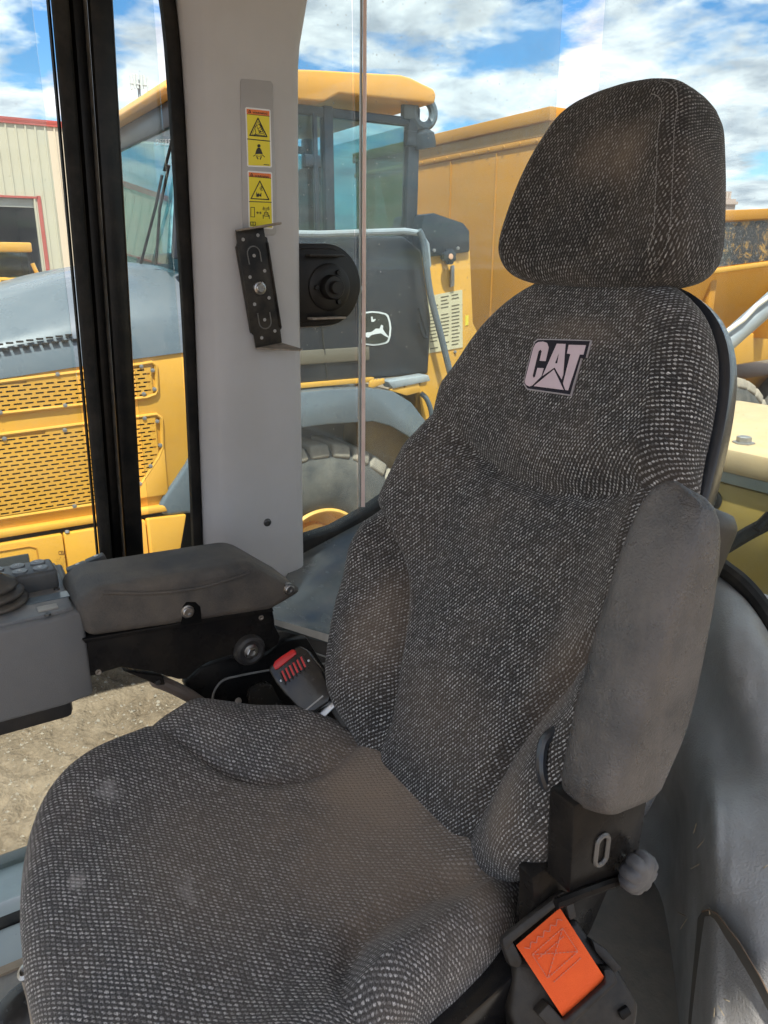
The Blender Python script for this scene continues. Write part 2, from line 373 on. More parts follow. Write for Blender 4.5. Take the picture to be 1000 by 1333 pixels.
def pillow(name, m, parent, M, ol, c, H, Rr, back, nr=44, edge=10, wall=4, Rfun=None):
    """stuffed panel: height field H over the outline, rolled edge of radius Rr, wall down to `back`"""
    n = len(ol); c = Vector((c[0], c[1], 0)); nrm = []
    for k in range(n):
        t = (ol[(k+1) % n] - ol[k-1]).normalized(); nrm.append(Vector((t.y, -t.x, 0)))
    RR = [Rfun(ol[k].x, ol[k].y) if Rfun else Rr for k in range(n)]
    inner = [ol[k] - nrm[k] * RR[k] for k in range(n)]
    vs, uv, fs = [], [], []
    vs.append(Vector((c.x, c.y, H(c.x, c.y)))); uv.append((c.x, c.y))
    dirs = [(inner[k] - c).normalized() for k in range(n)]; last = [vs[0]] * n; arc = [0.0] * n
    def put(k, q):      # UV runs along the cloth: distance measured over the surface from the centre
        arc[k] += (q - last[k]).length; last[k] = q; vs.append(q); s_ = c + dirs[k] * arc[k]; uv.append((s_.x, s_.y))
    for i in range(1, nr + 1):
        r = (i / nr) ** .85
        for k in range(n):
            p = c.lerp(inner[k], r); put(k, Vector((p.x, p.y, H(p.x, p.y))))
    for i in range(1, edge + 1):
        a = math.pi / 2 * i / edge
        for k in range(n):
            p = inner[k] + nrm[k] * RR[k] * math.sin(a); h = H(inner[k].x, inner[k].y) - RR[k] * (1 - math.cos(a)); put(k, Vector((p.x, p.y, h)))
    for i in range(1, wall + 1):
        for k in range(n):
            h0 = H(inner[k].x, inner[k].y) - RR[k]; h = lerp(h0, back, i / wall)
            p = inner[k] + nrm[k] * (RR[k] - .012 * (i / wall) ** 3); put(k, Vector((p.x, p.y, h)))
    rings = nr + edge + wall
    for k in range(n): fs.append((0, 1 + k, 1 + (k+1) % n))
    for i in range(rings - 1):
        for k in range(n):
            a = 1 + i*n; fs.append((a+k, a+n+k, a+n+(k+1) % n, a+(k+1) % n))
    fs.append(tuple(1 + (rings-1)*n + k for k in range(n))[::-1])
    me = bpy.data.meshes.new(name); me.from_pydata([tuple(M @ p) for p in vs], [], fs)
    ul = me.uv_layers.new(name='UVMap')
    for l in me.loops: ul.data[l.index].uv = uv[l.vertex_index]
    me.materials.append(m)
    bm = bmesh.new(); bm.from_mesh(me); bmesh.ops.recalc_face_normals(bm, faces=bm.faces); bm.to_mesh(me); bm.free()
    for p in me.polygons: p.use_smooth = True
    return link(name, me, parent)

seat = thing('operator_seat', 'black woven cloth operator seat with CAT patch, headrest and raised armrest', 'seat', (S.x, S.y + .2, 1.75))
# ---- cushion
CHW = [(-.10,0),(-.097,.06),(-.085,.11),(-.06,.155),(-.03,.188),(0,.212),(.05,.25),(.1,.292),(.17,.338),(.22,.354),(.27,.361),(.32,.358),(.37,.349),(.41,.335),(.446,.317),(.47,.296),(.49,.268),(.51,.224),(.525,.172),(.537,.10),(.545,0)]
CHL = [(-.10,0),(-.097,.06),(-.085,.11),(-.06,.155),(-.03,.188),(0,.212),(.04,.228),(.09,.246),(.14,.257),(.19,.264),(.24,.270),(.32,.277),(.40,.277),(.46,.262),(.50,.230),(.53,.155),(.541,.08),(.545,0)]
CXC = [(-.05,.175),(.03,.166),(.07,.150),(.126,.146),(.17,.158),(.21,.182),(.245,.222),(.275,.268),(.32,.36),(.6,.9)]
def c_hw(y):
    return interp(CHW, y) if y < .545 else 0
def Hc(x, y):
    ax = abs(x)
    z = .012 - .020 * math.exp(-((x/.20)**2 + ((y-.16)/.16)**2)) - .10 * max(0, y - .40)**1.5
    d = (ax - interp(CXC, y) + (.035 * sstep(.12, .26, y) if x < 0 else 0)) / 1.25
    if d > -.08:
        z += .043 * sstep(-.004 - .05*sstep(.2,.33,y), .075 + .08*sstep(.2,.33,y), d) * (1 - .25 * sstep(.06, .16, d)) * sstep(.40, .20, y) * lerp(.7, 1, sstep(-.02, .1, y))
        z -= (.017 * math.exp(-(d / .013) ** 2) if x > 0 else .013 * math.exp(-(d / .018) ** 2)) * sstep(.335, .24, y)
    z += .012 * sstep(.10, -.02, y)
    z += .030 * sstep(.16, .29, ax) * sstep(.14, .30, y) * sstep(.54, .38, y)
    # front thigh roll
    z += .010 * math.exp(-((y - .42) / .09) ** 2) * math.exp(-(x/.3)**2)
    z += .0015 * math.sin(x * 31 + y * 17) * math.sin(y * 23 - x * 11)
    return z
FAB_C = fabric('seat_cloth_cushion', -50, .0070, .0052, light=(.50,.475,.46), mid=(.14,.134,.13), dl=.46, dw=.31, dark=.058, dusts=[(-.05,.11,.26,.16,.62),(.10,.06,.15,.10,.45),(.22,.40,.026,.018,.40),(.08,.47,.024,.012,.45),(.0,.36,.028,.014,.28),(-.19,.06,.10,.05,.35),(.04,.30,.22,.16,.30)])
col_ = outline(c_hw, -.10, .545, 176, lambda y: interp(CHL, y))
cushion = pillow('seat_cushion', FAB_C, seat, SEATM, col_, (0, .26), Hc, .042, -.105, nr=90, edge=10)
# ---- backrest
BHW = [(-.055,0),(-.052,.07),(-.042,.12),(-.02,.168),(.02,.215),(.05,.245),(.1,.272),(.15,.287),(.2,.292),(.27,.288),(.34,.275),(.42,.252),(.48,.234),(.54,.226),(.60,.217),(.65,.205),(.69,.189),(.72,.167),(.745,.138),(.764,.100),(.774,.055),(.778,0)]
BXC = [(0,.112),(.05,.116),(.10,.124),(.16,.138),(.22,.158),(.28,.188),(.33,.224),(.38,.270),(.43,.33),(.6,.6)]
def Hb(a, b):
    ax = abs(a)
    n = .028 + .014 * math.exp(-((b - .20) / .13) ** 2) * math.exp(-(a / .16) ** 2) - .012 * sstep(.64, .78, b)
    d = (ax - interp(BXC, b))
    wing = lerp(.45, 1, sstep(-.02, .10, b))
    n += .058 * sstep(-.008, .085, d) * wing - .019 * math.exp(-(d / .013) ** 2) * wing * sstep(.42, .34, b)
    n += .050 * sstep(.12, .25, ax) * sstep(.62, .46, b) * sstep(.22, .36, b)
    bu = .470 + 1.15 * ax * ax if ax < .2 else .516 + .3 * (ax - .2)
    e = b - bu
    n += .031 * sstep(-.004, .064, e) - .018 * math.exp(-(e / .013) ** 2) * sstep(.255, .15, ax) - .006 * math.exp(-((e + .03) / .02) ** 2)
    n -= .05 * max(0, ax - .16) ** 1.3 * sstep(.45, .6, b) * 2
    n += .0012 * math.sin(a * 37 + b * 15) * math.sin(b * 29 - a * 9)
    return n
FAB_B = fabric('seat_cloth_backrest', 56, .0061, .0045, dusts=[(-.02,.70,.10,.03,.22),(.19,.17,.07,.13,.35),(-.19,.25,.07,.14,.30),(-.20,.08,.06,.08,.35),(0,.12,.16,.10,.15)], light=(.56,.55,.545), mid=(.09,.09,.092), dark=.026)
BHR = [(-.055,0),(-.052,.07),(-.042,.12),(-.02,.168),(.02,.215),(.05,.245),(.1,.272),(.15,.287),(.2,.294),(.27,.294),(.34,.289),(.42,.280),(.48,.270),(.54,.255),(.60,.235),(.65,.215),(.69,.192),(.72,.168),(.745,.138),(.764,.100),(.774,.055),(.778,0)]
bol = outline(lambda b: interp(BHR, b), -.055, .778, 168, lambda b: interp(BHW, b))
backrest = pillow('backrest', FAB_B, seat, BACKM, bol, (0, .38), Hb, .045, -.028, nr=96, edge=10)
# moulded shell behind the backrest
sh = []
n_ = len(bol)
for (grow, z) in ((-.02, -.022), (-.001, -.022), (.004, -.026), (.004, -.042), (-.004, -.052), (-.05, -.062)):
    row = []
    for k in range(n_):
        t = (bol[(k+1) % n_] - bol[k-1]).normalized(); p = bol[k] + Vector((t.y, -t.x, 0)) * grow
        row.append((p.x, p.y, z))
    sh.append(row)
mb = MB(BACKM).grid(sh, close=True)
mb.f.append([len(mb.v) - n_ + k for k in range(n_)])
mb.build('back_shell', SHELL, seat, ang=50)
# document pouch on the back of the shell
mb = MB(BACKM)
mb.prism([(-.222,.40),(-.236,.42),(-.238,.50),(-.228,.515),(.2,.515),(.2,.40)], -.105, -.055)
mb.build('document_pouch', BLACK_PL, seat, bevel=.008)
# ---- CAT patch
WHITE_PR = mat('patch_pale_print', (.70,.56,.62), .7, var=.2, vscale=60, bump=.1, bscale=800)
BLACK_PR = mat('patch_black_cloth', (.012,.010,.020), .8)
SILV_PR = mat('patch_silver_edge', (.42,.38,.40), .6)
def onback(px, py, n=.05):
    h = BACKM.inverted() @ hit(px, py, BACKM @ Vector((0, 0, n)), BACKM.col[2][:3]); return (h.x, h.y)
def cat_pt(zx, zy): return onback(660 + zx * .14, 430 + zy * .14)
_pc = onback(731, 481)
_g = ((Hb(_pc[0]+.03,_pc[1])-Hb(_pc[0]-.03,_pc[1]))/.06, (Hb(_pc[0],_pc[1]+.03)-Hb(_pc[0],_pc[1]-.03))/.06)
def Hp(x, y): return Hb(*_pc) + _g[0]*(x-_pc[0]) + _g[1]*(y-_pc[1]) + .0005
def patch(name, poly, m, lift, parent, th=.004, hole=None):
    loops = [[Vector((*p, 0)) for p in poly]]
    if hole: loops.append([Vector((*p, 0)) for p in hole])
    allp = [p for l in loops for p in l]; tri = tessellate_polygon(loops)
    vs = [BACKM @ Vector((p.x, p.y, Hp(p.x, p.y) + lift)) for p in allp] + [BACKM @ Vector((p.x, p.y, Hp(p.x, p.y) + lift - th)) for p in allp]
    n = len(allp); fs = [tuple(t) for t in tri]; o = 0
    for l in loops:
        k = len(l); fs += [(o + i, o + (i+1) % k, n + o + (i+1) % k, n + o + i) for i in range(k)]; o += k
    mb = MB(); mb.add(vs, fs); return mb.build(name, m, parent, flat=True)
PO = [(350,120),(470,120),(600,124),(825,130),(785,285),(740,285),(690,450),(640,620),(450,593),(250,565),(220,520),(225,470),(262,330),(300,190),(325,138)]
cx_, cy_ = 500, 370
patch('logo_patch_edge', [cat_pt(cx_ + (x-cx_)*1.035, cy_ + (y-cy_)*1.045) for x, y in PO], SILV_PR, .0026, backrest)
patch('logo_patch', [cat_pt(*p) for p in PO], BLACK_PR, .0032, backrest)
GL = {'letter_c': [(230,490),(262,370),(310,190),(330,155),(355,140),(400,135),(435,148),(450,190),(420,315),(365,312),(386,225),(374,209),(356,222),(300,448),(306,468),(322,462),(345,378),(402,380),(380,455),(295,540),(268,548),(240,535),(228,515)],
      'letter_t': [(635,165),(792,168),(768,255),(735,253),(625,585),(600,580),(580,520),(650,250),(618,245)],
      'emblem_triangle': [(497,392),(585,580),(310,545)]}
for nm, pl in GL.items(): patch(nm, [cat_pt(*p) for p in pl], WHITE_PR, .0038, backrest)
patch('letter_a', [cat_pt(*p) for p in [(525,155),(605,157),(582,440),(566,482),(503,374),(392,450)]], WHITE_PR, .0038, backrest, hole=[cat_pt(*p) for p in [(545,240),(505,335),(528,337)]])
# ---- headrest
HLEAN = R(12)
HEADM = Matrix(((1,0,0,S.x+.004),(0,-math.sin(HLEAN),math.cos(HLEAN),S.y-.285),(0,math.cos(HLEAN),math.sin(HLEAN),S.z+.722),(0,0,0,1)))
HHW = [(-.028,0),(-.027,.07),(-.023,.110),(-.015,.134),(-.002,.148),(.015,.157),(.04,.156),(.08,.146),(.12,.135),(.15,.125),(.18,.115),(.20,.103),(.215,.080),(.223,.045),(.226,0)]
def Hh(a, b):
    n = .075 + .020 * sstep(.05, .20, abs(a)) - .010 * sstep(.13, .215, b) - .010 * sstep(.03, -.04, b) + .006 * math.exp(-((b - .1) / .07) ** 2)
    n += .001 * math.sin(a * 41 + b * 19) * math.sin(b * 33)
    return n
FAB_H = fabric('seat_cloth_headrest', 62, .0061, .0046, dusts=[(-.02,.13,.07,.05,.25),(-.07,.12,.04,.06,.2)], light=(.33,.32,.315), mid=(.04,.04,.04), dark=.014)
hol = outline(lambda b: interp(HHW, b), -.028, .226, 120)
headrest = pillow('headrest', FAB_H, seat, HEADM, hol, (0, .095), Hh, .026, -.028, nr=50, edge=8)
# twin-needle seam along the front edge: lots of tiny stitches
ST = mat('stitch_thread', (.26,.25,.24), .8)
mb = MB(HEADM)
nh = len(hol)
hinner = []
for k in range(nh):
    t = (hol[(k+1) % nh] - hol[k-1]).normalized(); hinner.append((hol[k], Vector((t.y, -t.x, 0))))
for off, a in ((.026, 4), (.026, 44)):
    for k in range(nh):
        p0, nn = hinner[k]; p1, n1 = hinner[(k+1) % nh]
        if p0.x > -.05 or p0.y < -.012 or (p0.y > .2 and p0.x > -.07): continue
        for q in (0, .5):
            A = p0.lerp(p1, q + .06); B = p0.lerp(p1, q + .40)
            def fp(p, nn):
                i = p - nn * .026; s_ = math.sin(R(a)); c_ = math.cos(R(a))
                if a == 0:
                    i2 = p - nn * off; return Vector((i2.x, i2.y, Hh(i2.x, i2.y) + .0004))
                return Vector((i.x + nn.x * .0264 * s_, i.y + nn.y * .0264 * s_, Hh(i.x, i.y) - .026 + .0264 * c_))
            mb.tube([fp(A, nn), fp(B, nn)], .0006, 4)
o = mb.build('stitching', ST, headrest, flat=True); o['kind'] = 'stuff'
STEEL = mat('bare_steel', (.45,.44,.43), .32, metal=1, var=.3, vscale=30, rvar=.1)
for sx in (-.07, .07):
    MB(HEADM).tube([(sx, .02, .0), (sx, -.06, .0), (sx, -.14, -.02)], .006).build('headrest_post', STEEL, seat)
# ---- seat pan and base
def sp(x, y, z): return (S.x + x, S.y + y, S.z + z)
mb = MB(SEATM)
pan = [(-.285,.50),(-.315,.44),(-.318,.10),(-.27,-.04),(.27,-.04),(.318,.10),(.315,.44),(.285,.50)]
mb.prism(pan, -.155, -.09)
mb.build('seat_pan', BLACK_MET, seat, bevel=.012)
mb = MB(SEATM); mb.prism([(-.21,.42),(-.24,.36),(-.24,.02),(.24,.02),(.24,.36),(.21,.42)], -.46, -.16); mb.build('suspension_boot', BLACK_PL, seat, bevel=.03)
mb = MB(SEATM); mb.box((-.26,-.02,-.52),(.26,.46,-.46)); mb.build('seat_base', BLACK_MET, seat, bevel=.015)
mb = MB(SEATM); mb.add([(-.252,-.03,-.02),(-.272,.08,-.030),(-.286,.20,-.040),(-.290,.36,-.050),(-.290,.36,-.12),(-.286,.20,-.12),(-.272,.08,-.115),(-.252,-.03,-.11)] + [(-.20,-.03,-.02),(-.21,.08,-.030),(-.22,.20,-.040),(-.22,.36,-.050),(-.22,.36,-.12),(-.22,.20,-.12),(-.21,.08,-.115),(-.20,-.03,-.11)],
  [(0,1,6,7),(1,2,5,6),(2,3,4,5),(8,0,7,15),(3,11,12,4),(0,8,9,1),(1,9,10,2),(2,10,11,3),(15,7,6,14),(14,6,5,13),(13,5,4,12),(8,15,14,9),(9,14,13,10),(10,13,12,11)])
mb.build('side_rail', GLOSSB_ := mat('gloss_black_rail', (.008,.008,.009), .2, var=.4, vcol=(.03,.028,.026), vscale=25, rvar=.08), seat, bevel=.005)
# ---- left armrest, folded up beside the backrest
ARM = mat('armrest_foam', (.042,.042,.044), .33, spec=.8, var=1.0, vscale=16, vcol=(.12,.11,.105), bump=.9, bscale=360, dust=.55, dcol=(.16,.135,.115), dscale=10, rvar=.14, streak=.35)
ASEC = [(.170,.004,-.034,.40),(.172,.014,-.046,.70),(.177,.022,-.055,.88),(.186,.028,-.062,.97),(.205,.031,-.070,1),(.24,.027,-.082,1.01),(.28,.020,-.091,1.02),(.32,.010,-.097,1.03),(.37,-.003,-.101,1.03),(.42,-.019,-.103,1.01),(.455,-.032,-.102,.98),(.482,-.044,-.099,.94),(.502,-.055,-.095,.86),(.515,-.063,-.090,.72),(.522,-.069,-.086,.52),(.525,-.074,-.081,.28)]
def arm_sec(z, yf, yb, s, n=44):
    cy, hy = (yf + yb) / 2, (yf - yb) / 2; out = []
    for k in range(n):
        a = 2*math.pi*k/n; c, q = math.cos(a), math.sin(a)
        ex = .60
        X = math.copysign(abs(c)**ex, c); Y = math.copysign(abs(q)**ex, q)
        # long hollows along the moulding
        dent = 1 - .07 * math.exp(-((a - math.pi*.92)/.34)**2)
        out.append((S.x - .3020 + .0440 * s * X * dent, S.y + cy + hy * Y, S.z + z + .017 * (1 - X) * sstep(.30, .19, z) + .004 * X))
    return out
rows = []
for (a, b_) in zip(ASEC, ASEC[1:]):
    for k in range(4): rows.append(arm_sec(*[lerp(p, q, k/4) for p, q in zip(a, b_)]))
rows.append(arm_sec(*ASEC[-1]))
mb = MB().grid(rows, close=True); k = len(rows[0])
mb.f.append([i for i in range(k)]); mb.f.append([len(mb.v) - k + i for i in range(k)])
mb.build('armrest_pad', ARM, seat, ang=70)
mb = MB(SEATM); mb.prism([(.035,.20),(.030,.085),(.012,.072),(-.050,.056),(-.080,.072),(-.086,.21)], -.300, -.262, axis='x')
br_ = mb.build('armrest_bracket', BLACK_MET, seat, bevel=.004)
mb = MB(SEATM)
ring = [(-.302, -.012 + .009*math.cos(t), .125 + .009*math.sin(t) + (.010 if math.sin(t) > 0 else -.010)) for t in [2*math.pi*i/20 for i in range(21)]]
mb.tube(ring, .0028, 6); mb.build('slot_rim', mat('worn_slot_edge', (.16,.15,.14), .4, metal=.3), br_)
mb = MB(SEATM); mb.prism([(.045,.060),(.05,.085),(.02,.092),(-.05,.072),(-.09,.085),(-.098,.03),(-.06,-.05),(-.02,-.09),(.05,-.08)], -.262, -.235, axis='x')
mb.build('armrest_hinge', BLACK_MET, seat, bevel=.006)
mb = MB(SEATM); mb.tube([(-.30, .05,.083),(-.305,.02,.084),(-.305,-.02,.076),(-.303,-.05,.066)], .006, 8); mb.build('hinge_rim', BLACK_MET, seat)
# scalloped adjusting knob
kc = S + Vector((-.318, -.058, .085)); mb = MB()
KM = frame(kc, (0, 1, 0), (0, 0, 1)); KM = KM @ Matrix.Rotation(R(180), 4, 'Y')
rows = []
for (rr, h) in ((.004,.014),(.014,.013),(.021,.010),(.0245,.004),(.0245,-.006),(.020,-.012),(.006,-.013)):
    row = []
    for i in range(64):
        a = 2*math.pi*i/64; f = 1 - .17 * (max(0, math.cos(8*a)) ** 1.5) * (1 if rr > .012 else 0); row.append((rr*f*math.cos(a), rr*f*math.sin(a), h))
    rows.append(row)
mb = MB(KM).grid(rows, close=True); mb.f.append(list(range(64))); mb.f.append([len(mb.v)-64+i for i in range(64)])
mb.build('adjusting_knob', mat('knob_plastic', (.07,.07,.076), .5, var=.6, vcol=(.2,.19,.18), vscale=30, bump=.2, bscale=200), seat, ang=60)
mb = MB(); mb.tube([kc + Vector((.006,0,0)), kc + Vector((.05,0,0))], .007); mb.build('knob_shaft', STEEL, seat)
# small grab loop between bolster and armrest
pts = catmull([at(724,952,.865), at(709,966,.86), at(705,998,.855), at(711,1022,.855), at(722,1034,.86)], 6)
mb = MB(); mb.tube(pts, .007, 10); mb.build('lever_loop', SHELL, seat)
# ================================================================== seat belt retractor with orange webbing
BN = Vector((-.80, .30, .52)).normalized(); BP0 = S + Vector((-.285, .03, .01))
def onBelt(px, py, lift=0): return hit(px, py, BP0 + BN * lift, BN)
belt = thing('seat_belt_retractor', 'black seat belt retractor with bright orange webbing beside the cushion', 'seat belt', tuple(S + Vector((-.3, .05, -.16))))
def slab(pts, th, lift=0): # pixel outline on the belt plane, real thickness along its normal
    P = [onBelt(*p, lift) for p in pts]; mb = MB(); n = len(P)
    mb.add([p for p in P] + [p - BN * th for p in P], [tuple(range(n)), tuple(range(n, 2*n))[::-1]] + [(i, n+i, n+(i+1) % n, (i+1) % n) for i in range(n)]); return mb
ORANGE = mat('orange_webbing', (.95,.125,.018), .75, var=.35, vscale=40, vcol=(.80,.085,.012), bump=.5, bscale=900)
BLK2 = mat('dusty_black_moulding', (.016,.016,.017), .36, spec=.25, var=.6, vcol=(.055,.05,.046), vscale=22, bump=.3, bscale=220, dust=.15, dscale=9)
# curved webbing
A0, A1, B0, B1 = (672,1231), (729,1182), (735,1327), (790,1277)
rows = []
for i in range(25):
    t = i/24; L0 = (lerp(A0[0], B0[0], t), lerp(A0[1], B0[1], t)); R0 = (lerp(A1[0], B1[0], t), lerp(A1[1], B1[1], t))
    bulge = .006 + .012 * math.sin(math.pi * t) - .014 * sstep(.88, 1, t)
    rows.append([onBelt(lerp(L0[0], R0[0], s/14), lerp(L0[1], R0[1], s/14), bulge + .0010 * math.sin(s/14*math.pi)) for s in range(15)])
mb = MB().grid(rows); web = mb.build('orange_webbing', ORANGE, belt, solid=.0018, ang=60)
# stitched zig-zag and boxed cross
def webp(t, s, l=.0012):
    L0 = (lerp(A0[0], B0[0], t), lerp(A0[1], B0[1], t)); R0 = (lerp(A1[0], B1[0], t), lerp(A1[1], B1[1], t))
    return onBelt(lerp(L0[0], R0[0], s), lerp(L0[1], R0[1], s), .006 + .012*math.sin(math.pi*t) - .014*sstep(.88,1,t) + .0010*math.sin(s*math.pi) + l)
mb = MB(); TH = .0007
def sew(a, b_, n=12, gap=.3):
    for i in range(n):
        t0, t1 = i/n, (i+1-gap)/n
        mb.tube([webp(lerp(a[0],b_[0],t0), lerp(a[1],b_[1],t0)), webp(lerp(a[0],b_[0],t1), lerp(a[1],b_[1],t1))], TH, 4)
for i in range(11): sew((.08 + .05*(i % 2), .10 + .075*i), (.08 + .05*((i+1) % 2), .10 + .075*(i+1)), 2, .1)
for a, b_ in (((.2,.15),(.2,.85)),((.2,.85),(.52,.85)),((.52,.85),(.52,.15)),((.52,.15),(.2,.15)),((.2,.15),(.52,.85)),((.2,.85),(.52,.15)),((.28,.2),(.28,.8)),((.60,.2),(.60,.85))): sew(a, b_)
o = mb.build('webbing_stitches', mat('pale_orange_thread', (.70,.20,.12), .8), web, flat=True); o['kind'] = 'stuff'
# steel/plastic slot frame at the top: four bars
fo = [(655,1224),(738,1160),(746,1172),(662,1238)]
slab([(654,1222),(733,1160),(741,1163),(746,1174),(739,1180),(735,1173),(668,1228),(662,1240),(655,1234)], .012, .010).build('webbing_slot_frame', BLK2, belt, bevel=.003)
slab([(655,1222),(668,1226),(682,1252),(676,1262),(664,1258),(656,1236)], .014, .009).build('slot_side', BLK2, belt, bevel=.003)
slab([(733,1162),(746,1168),(752,1195),(742,1200)], .014, .009).build('slot_side', BLK2, belt, bevel=.003)
slab([(668,1290),(672,1250),(690,1252),(715,1215),(752,1196),(768,1222),(796,1245),(834,1308),(828,1360),(680,1380),(664,1318)], .05, -.012).build('retractor_housing', BLK2, belt, bevel=.008, seg=3)
slab([(700,1322),(715,1306),(735,1330),(790,1280),(786,1262),(798,1262),(806,1280),(737,1344),(730,1352)], .03, .006).build('webbing_guide', BLK2, belt, bevel=.003)
slab([(770,1222),(790,1236),(812,1262),(800,1268),(776,1240)], .02, -.004).build('housing_rib', BLK2, belt, bevel=.003)
slab([(806,1318),(818,1310),(824,1320),(812,1330)], .01, -.006).build('housing_screw', BLACK_MET, belt, bevel=.002)
# ================================================================== seat belt buckle on the far side
bk = thing('seat_belt_buckle', 'black seat belt buckle with red release button beside the backrest', 'buckle', tuple(S + Vector((.28, .06, -.1))))
KN = Vector((-.50, .52, .55)).normalized(); KP0 = S + Vector((.27, .06, .10))
def onK(px, py, lift=0): return hit(px, py, KP0 + KN * lift, KN)
def kslab(pts, th, lift=0):
    P = [onK(*p, lift) for p in pts]; mb = MB(); n = len(P)
    mb.add([p for p in P] + [p - KN * th for p in P], [tuple(range(n)), tuple(range(n, 2*n))[::-1]] + [(i, n+i, n+(i+1) % n, (i+1) % n) for i in range(n)]); return mb
GLOSSB = mat('gloss_black_plastic', (.010,.010,.011), .22, var=.5, vcol=(.04,.037,.034), vscale=30, rvar=.1, dust=.1, dscale=12)
RED = mat('red_release_plastic', (.62,.02,.018), .35, var=.3, vscale=40)
ko = [(349,872),(352,866),(385,842),(392,841),(400,846),(418,870),(428,892),(431,905),(428,914),(410,926),(400,928),(388,922),(372,905),(358,888)]
kslab(ko, .022, 0).build('buckle_body', GLOSSB, bk, bevel=.004, seg=3)
kslab([(355,867),(357,861),(366,854),(380,845),(384,846),(386,851),(362,870),(358,872)], .010, .003).build('release_button', RED, bk, bevel=.002)
for i in range(6):
    x, y = 366 + i * 4.9, 874 - i * 3.6
    kslab([(x, y), (x + 3, y - 2), (x + 9, y + 11), (x + 6, y + 13)], .002, .0012).build('buckle_slot', RED, bk)
for i in range(7):
    x, y = 363.2 + i * 4.9, 876 - i * 3.6
    kslab([(x, y), (x + 1.6, y - 1), (x + 8.5, y + 14), (x + 6.8, y + 15)], .004, .003).build('buckle_rib', BLK2, bk)
for c in ((366,886),(402,860)):
    MB().lathe([(.0002,.0012),(.002,.001),(.0024,-.002)], onK(*c, .0005), KN, 10).build('buckle_rivet', STEEL, bk)
kslab([(396,925),(420,905),(421,906.5),(397,926.5)], .001, .001).build('embossed_line', mat('scratch_grey', (.35,.33,.31), .6), bk)
kslab([(414,930),(436,905),(442,908),(440,916),(420,936)], .004, -.012).build('buckle_stalk', STEEL, bk, bevel=.0015)
kslab([(430,925),(445,912),(462,930),(466,948),(445,948)], .02, -.014).build('stalk_boot', BLK2, bk, bevel=.004)
# ================================================================== loader cab around the seat
GREY_TR = mat('grey_pillar_trim', (.49,.48,.485), .5, var=.7, vscale=4, vcol=(.40,.392,.395), bump=.12, bscale=500, dust=.22, dcol=(.44,.41,.37), dscale=6, streak=.16)
RUBBER = mat('black_rubber', (.006,.006,.006), .6, spec=.25, var=.4, vcol=(.03,.028,.026), vscale=30, bump=.35, bscale=450, dust=.08, dscale=12)
SATIN = mat('satin_black_frame', (.004,.004,.0045), .34, spec=.28, var=.5, vcol=(.010,.009,.008), vscale=20, bump=.04, bscale=200, dust=.05, dscale=20)
PALE_BEAD = mat('pale_highlight_bead', (.16,.14,.12), .5, var=.8, vcol=(.03,.03,.03), vscale=40)
TRIM = mat('grey_moulded_trim', (.26,.262,.262), .40, var=.9, vscale=6, vcol=(.37,.37,.365), bump=1.0, bscale=300, dust=.45, dcol=(.22,.185,.15), dscale=9, rvar=.12, streak=.18)
SILL = mat('blue_grey_sill_paint', (.36,.41,.42), .38, var=.6, vscale=6, vcol=(.28,.33,.34), dust=.35, dcol=(.42,.39,.34), dscale=5, rvar=.12)
FLOOR_M = mat('dusty_floor_mat', (.17,.165,.16), .8, var=.6, vscale=9, vcol=(.28,.25,.21), bump=.5, bscale=150, dust=.6, dcol=(.36,.31,.25), dscale=6)
SCREW = mat('dark_screw_steel', (.10,.10,.10), .38, metal=.8, var=.4, vscale=50)
cab = thing('loader_cab', 'loader cab with grey pillar, black door post, glass panes and moulded trim', 'cab', (.757, -.2, 1.70))
def poly_px(m, pts, X, th, px_per=None):
    """pixel outline on the plane X, thickened away from the viewer"""
    P = [onX(*p, X) for p in pts]; n = len(P)
    m.add(P + [p + Vector((th, 0, 0)) for p in P], [tuple(range(n)), tuple(range(n, 2*n))[::-1]] + [(i, n+i, n+(i+1) % n, (i+1) % n) for i in range(n)]); return m
PL = [(-260,196),(-120,210),(-40,221),(0,228),(60,234),(150,240),(400,252),(700,263),(860,272)]
PR = [(-260,470),(-120,430),(-50,408),(0,400),(30,395),(60,390),(90,388),(200,388),(400,390),(740,395),(860,397)]
SECT = [(0,1.50),(0,1.462),(.018,1.444),(.05,1.432),(.12,1.422),(.18,1.410),(.24,1.4035),(.4,1.400),(.6,1.399),(.8,1.400),(.94,1.401),(.985,1.403),(1.0,1.409),(1.0,1.51)]
rows = []
for py in list(range(-260, 0, 40)) + list(range(0, 100, 15)) + list(range(100, 861, 40)):
    l, r_ = interp(PL, py), interp(PR, py); rows.append([onX(lerp(l, r_, s), py, x) for s, x in SECT])
pillar = MB().grid(rows).build('pillar', GREY_TR, cab, ang=50)
pillar['label'] = 'grey plastic trimmed pillar'
# embossed carrier plate for the warning labels and a trim screw
def zp(zx, zy, l=0.0): return onX(290 + zx * .165, 90 + zy * .165, 1.3995 - l)
def zpoly(pts, lift, th=.0004):
    P = [zp(*p, lift) for p in pts]; n = len(P); mb = MB()
    mb.add(P + [p + Vector((th, 0, 0)) for p in P], [tuple(range(n)), tuple(range(n, 2*n))[::-1]] + [(i, n+i, n+(i+1) % n, (i+1) % n) for i in range(n)]); return mb
zpoly([(140,95),(150,75),(380,95),(398,118),(424,1290),(405,1312),(160,1300)], .0020, .0025).build('label_carrier', mat('label_carrier_film', (.40,.392,.395), .32, var=.3, vscale=6), pillar, bevel=.0007)
def dome(name, px, py, X, r, m, parent, h=.004):
    MB().lathe([(r*1.05, -.004), (r, h*.35), (r*.8, h*.8), (r*.45, h), (r*.42, h*.55), (.0004, h*.5)], onX(px, py, X), (-1, 0, 0), 20).build(name, m, parent, ang=40)
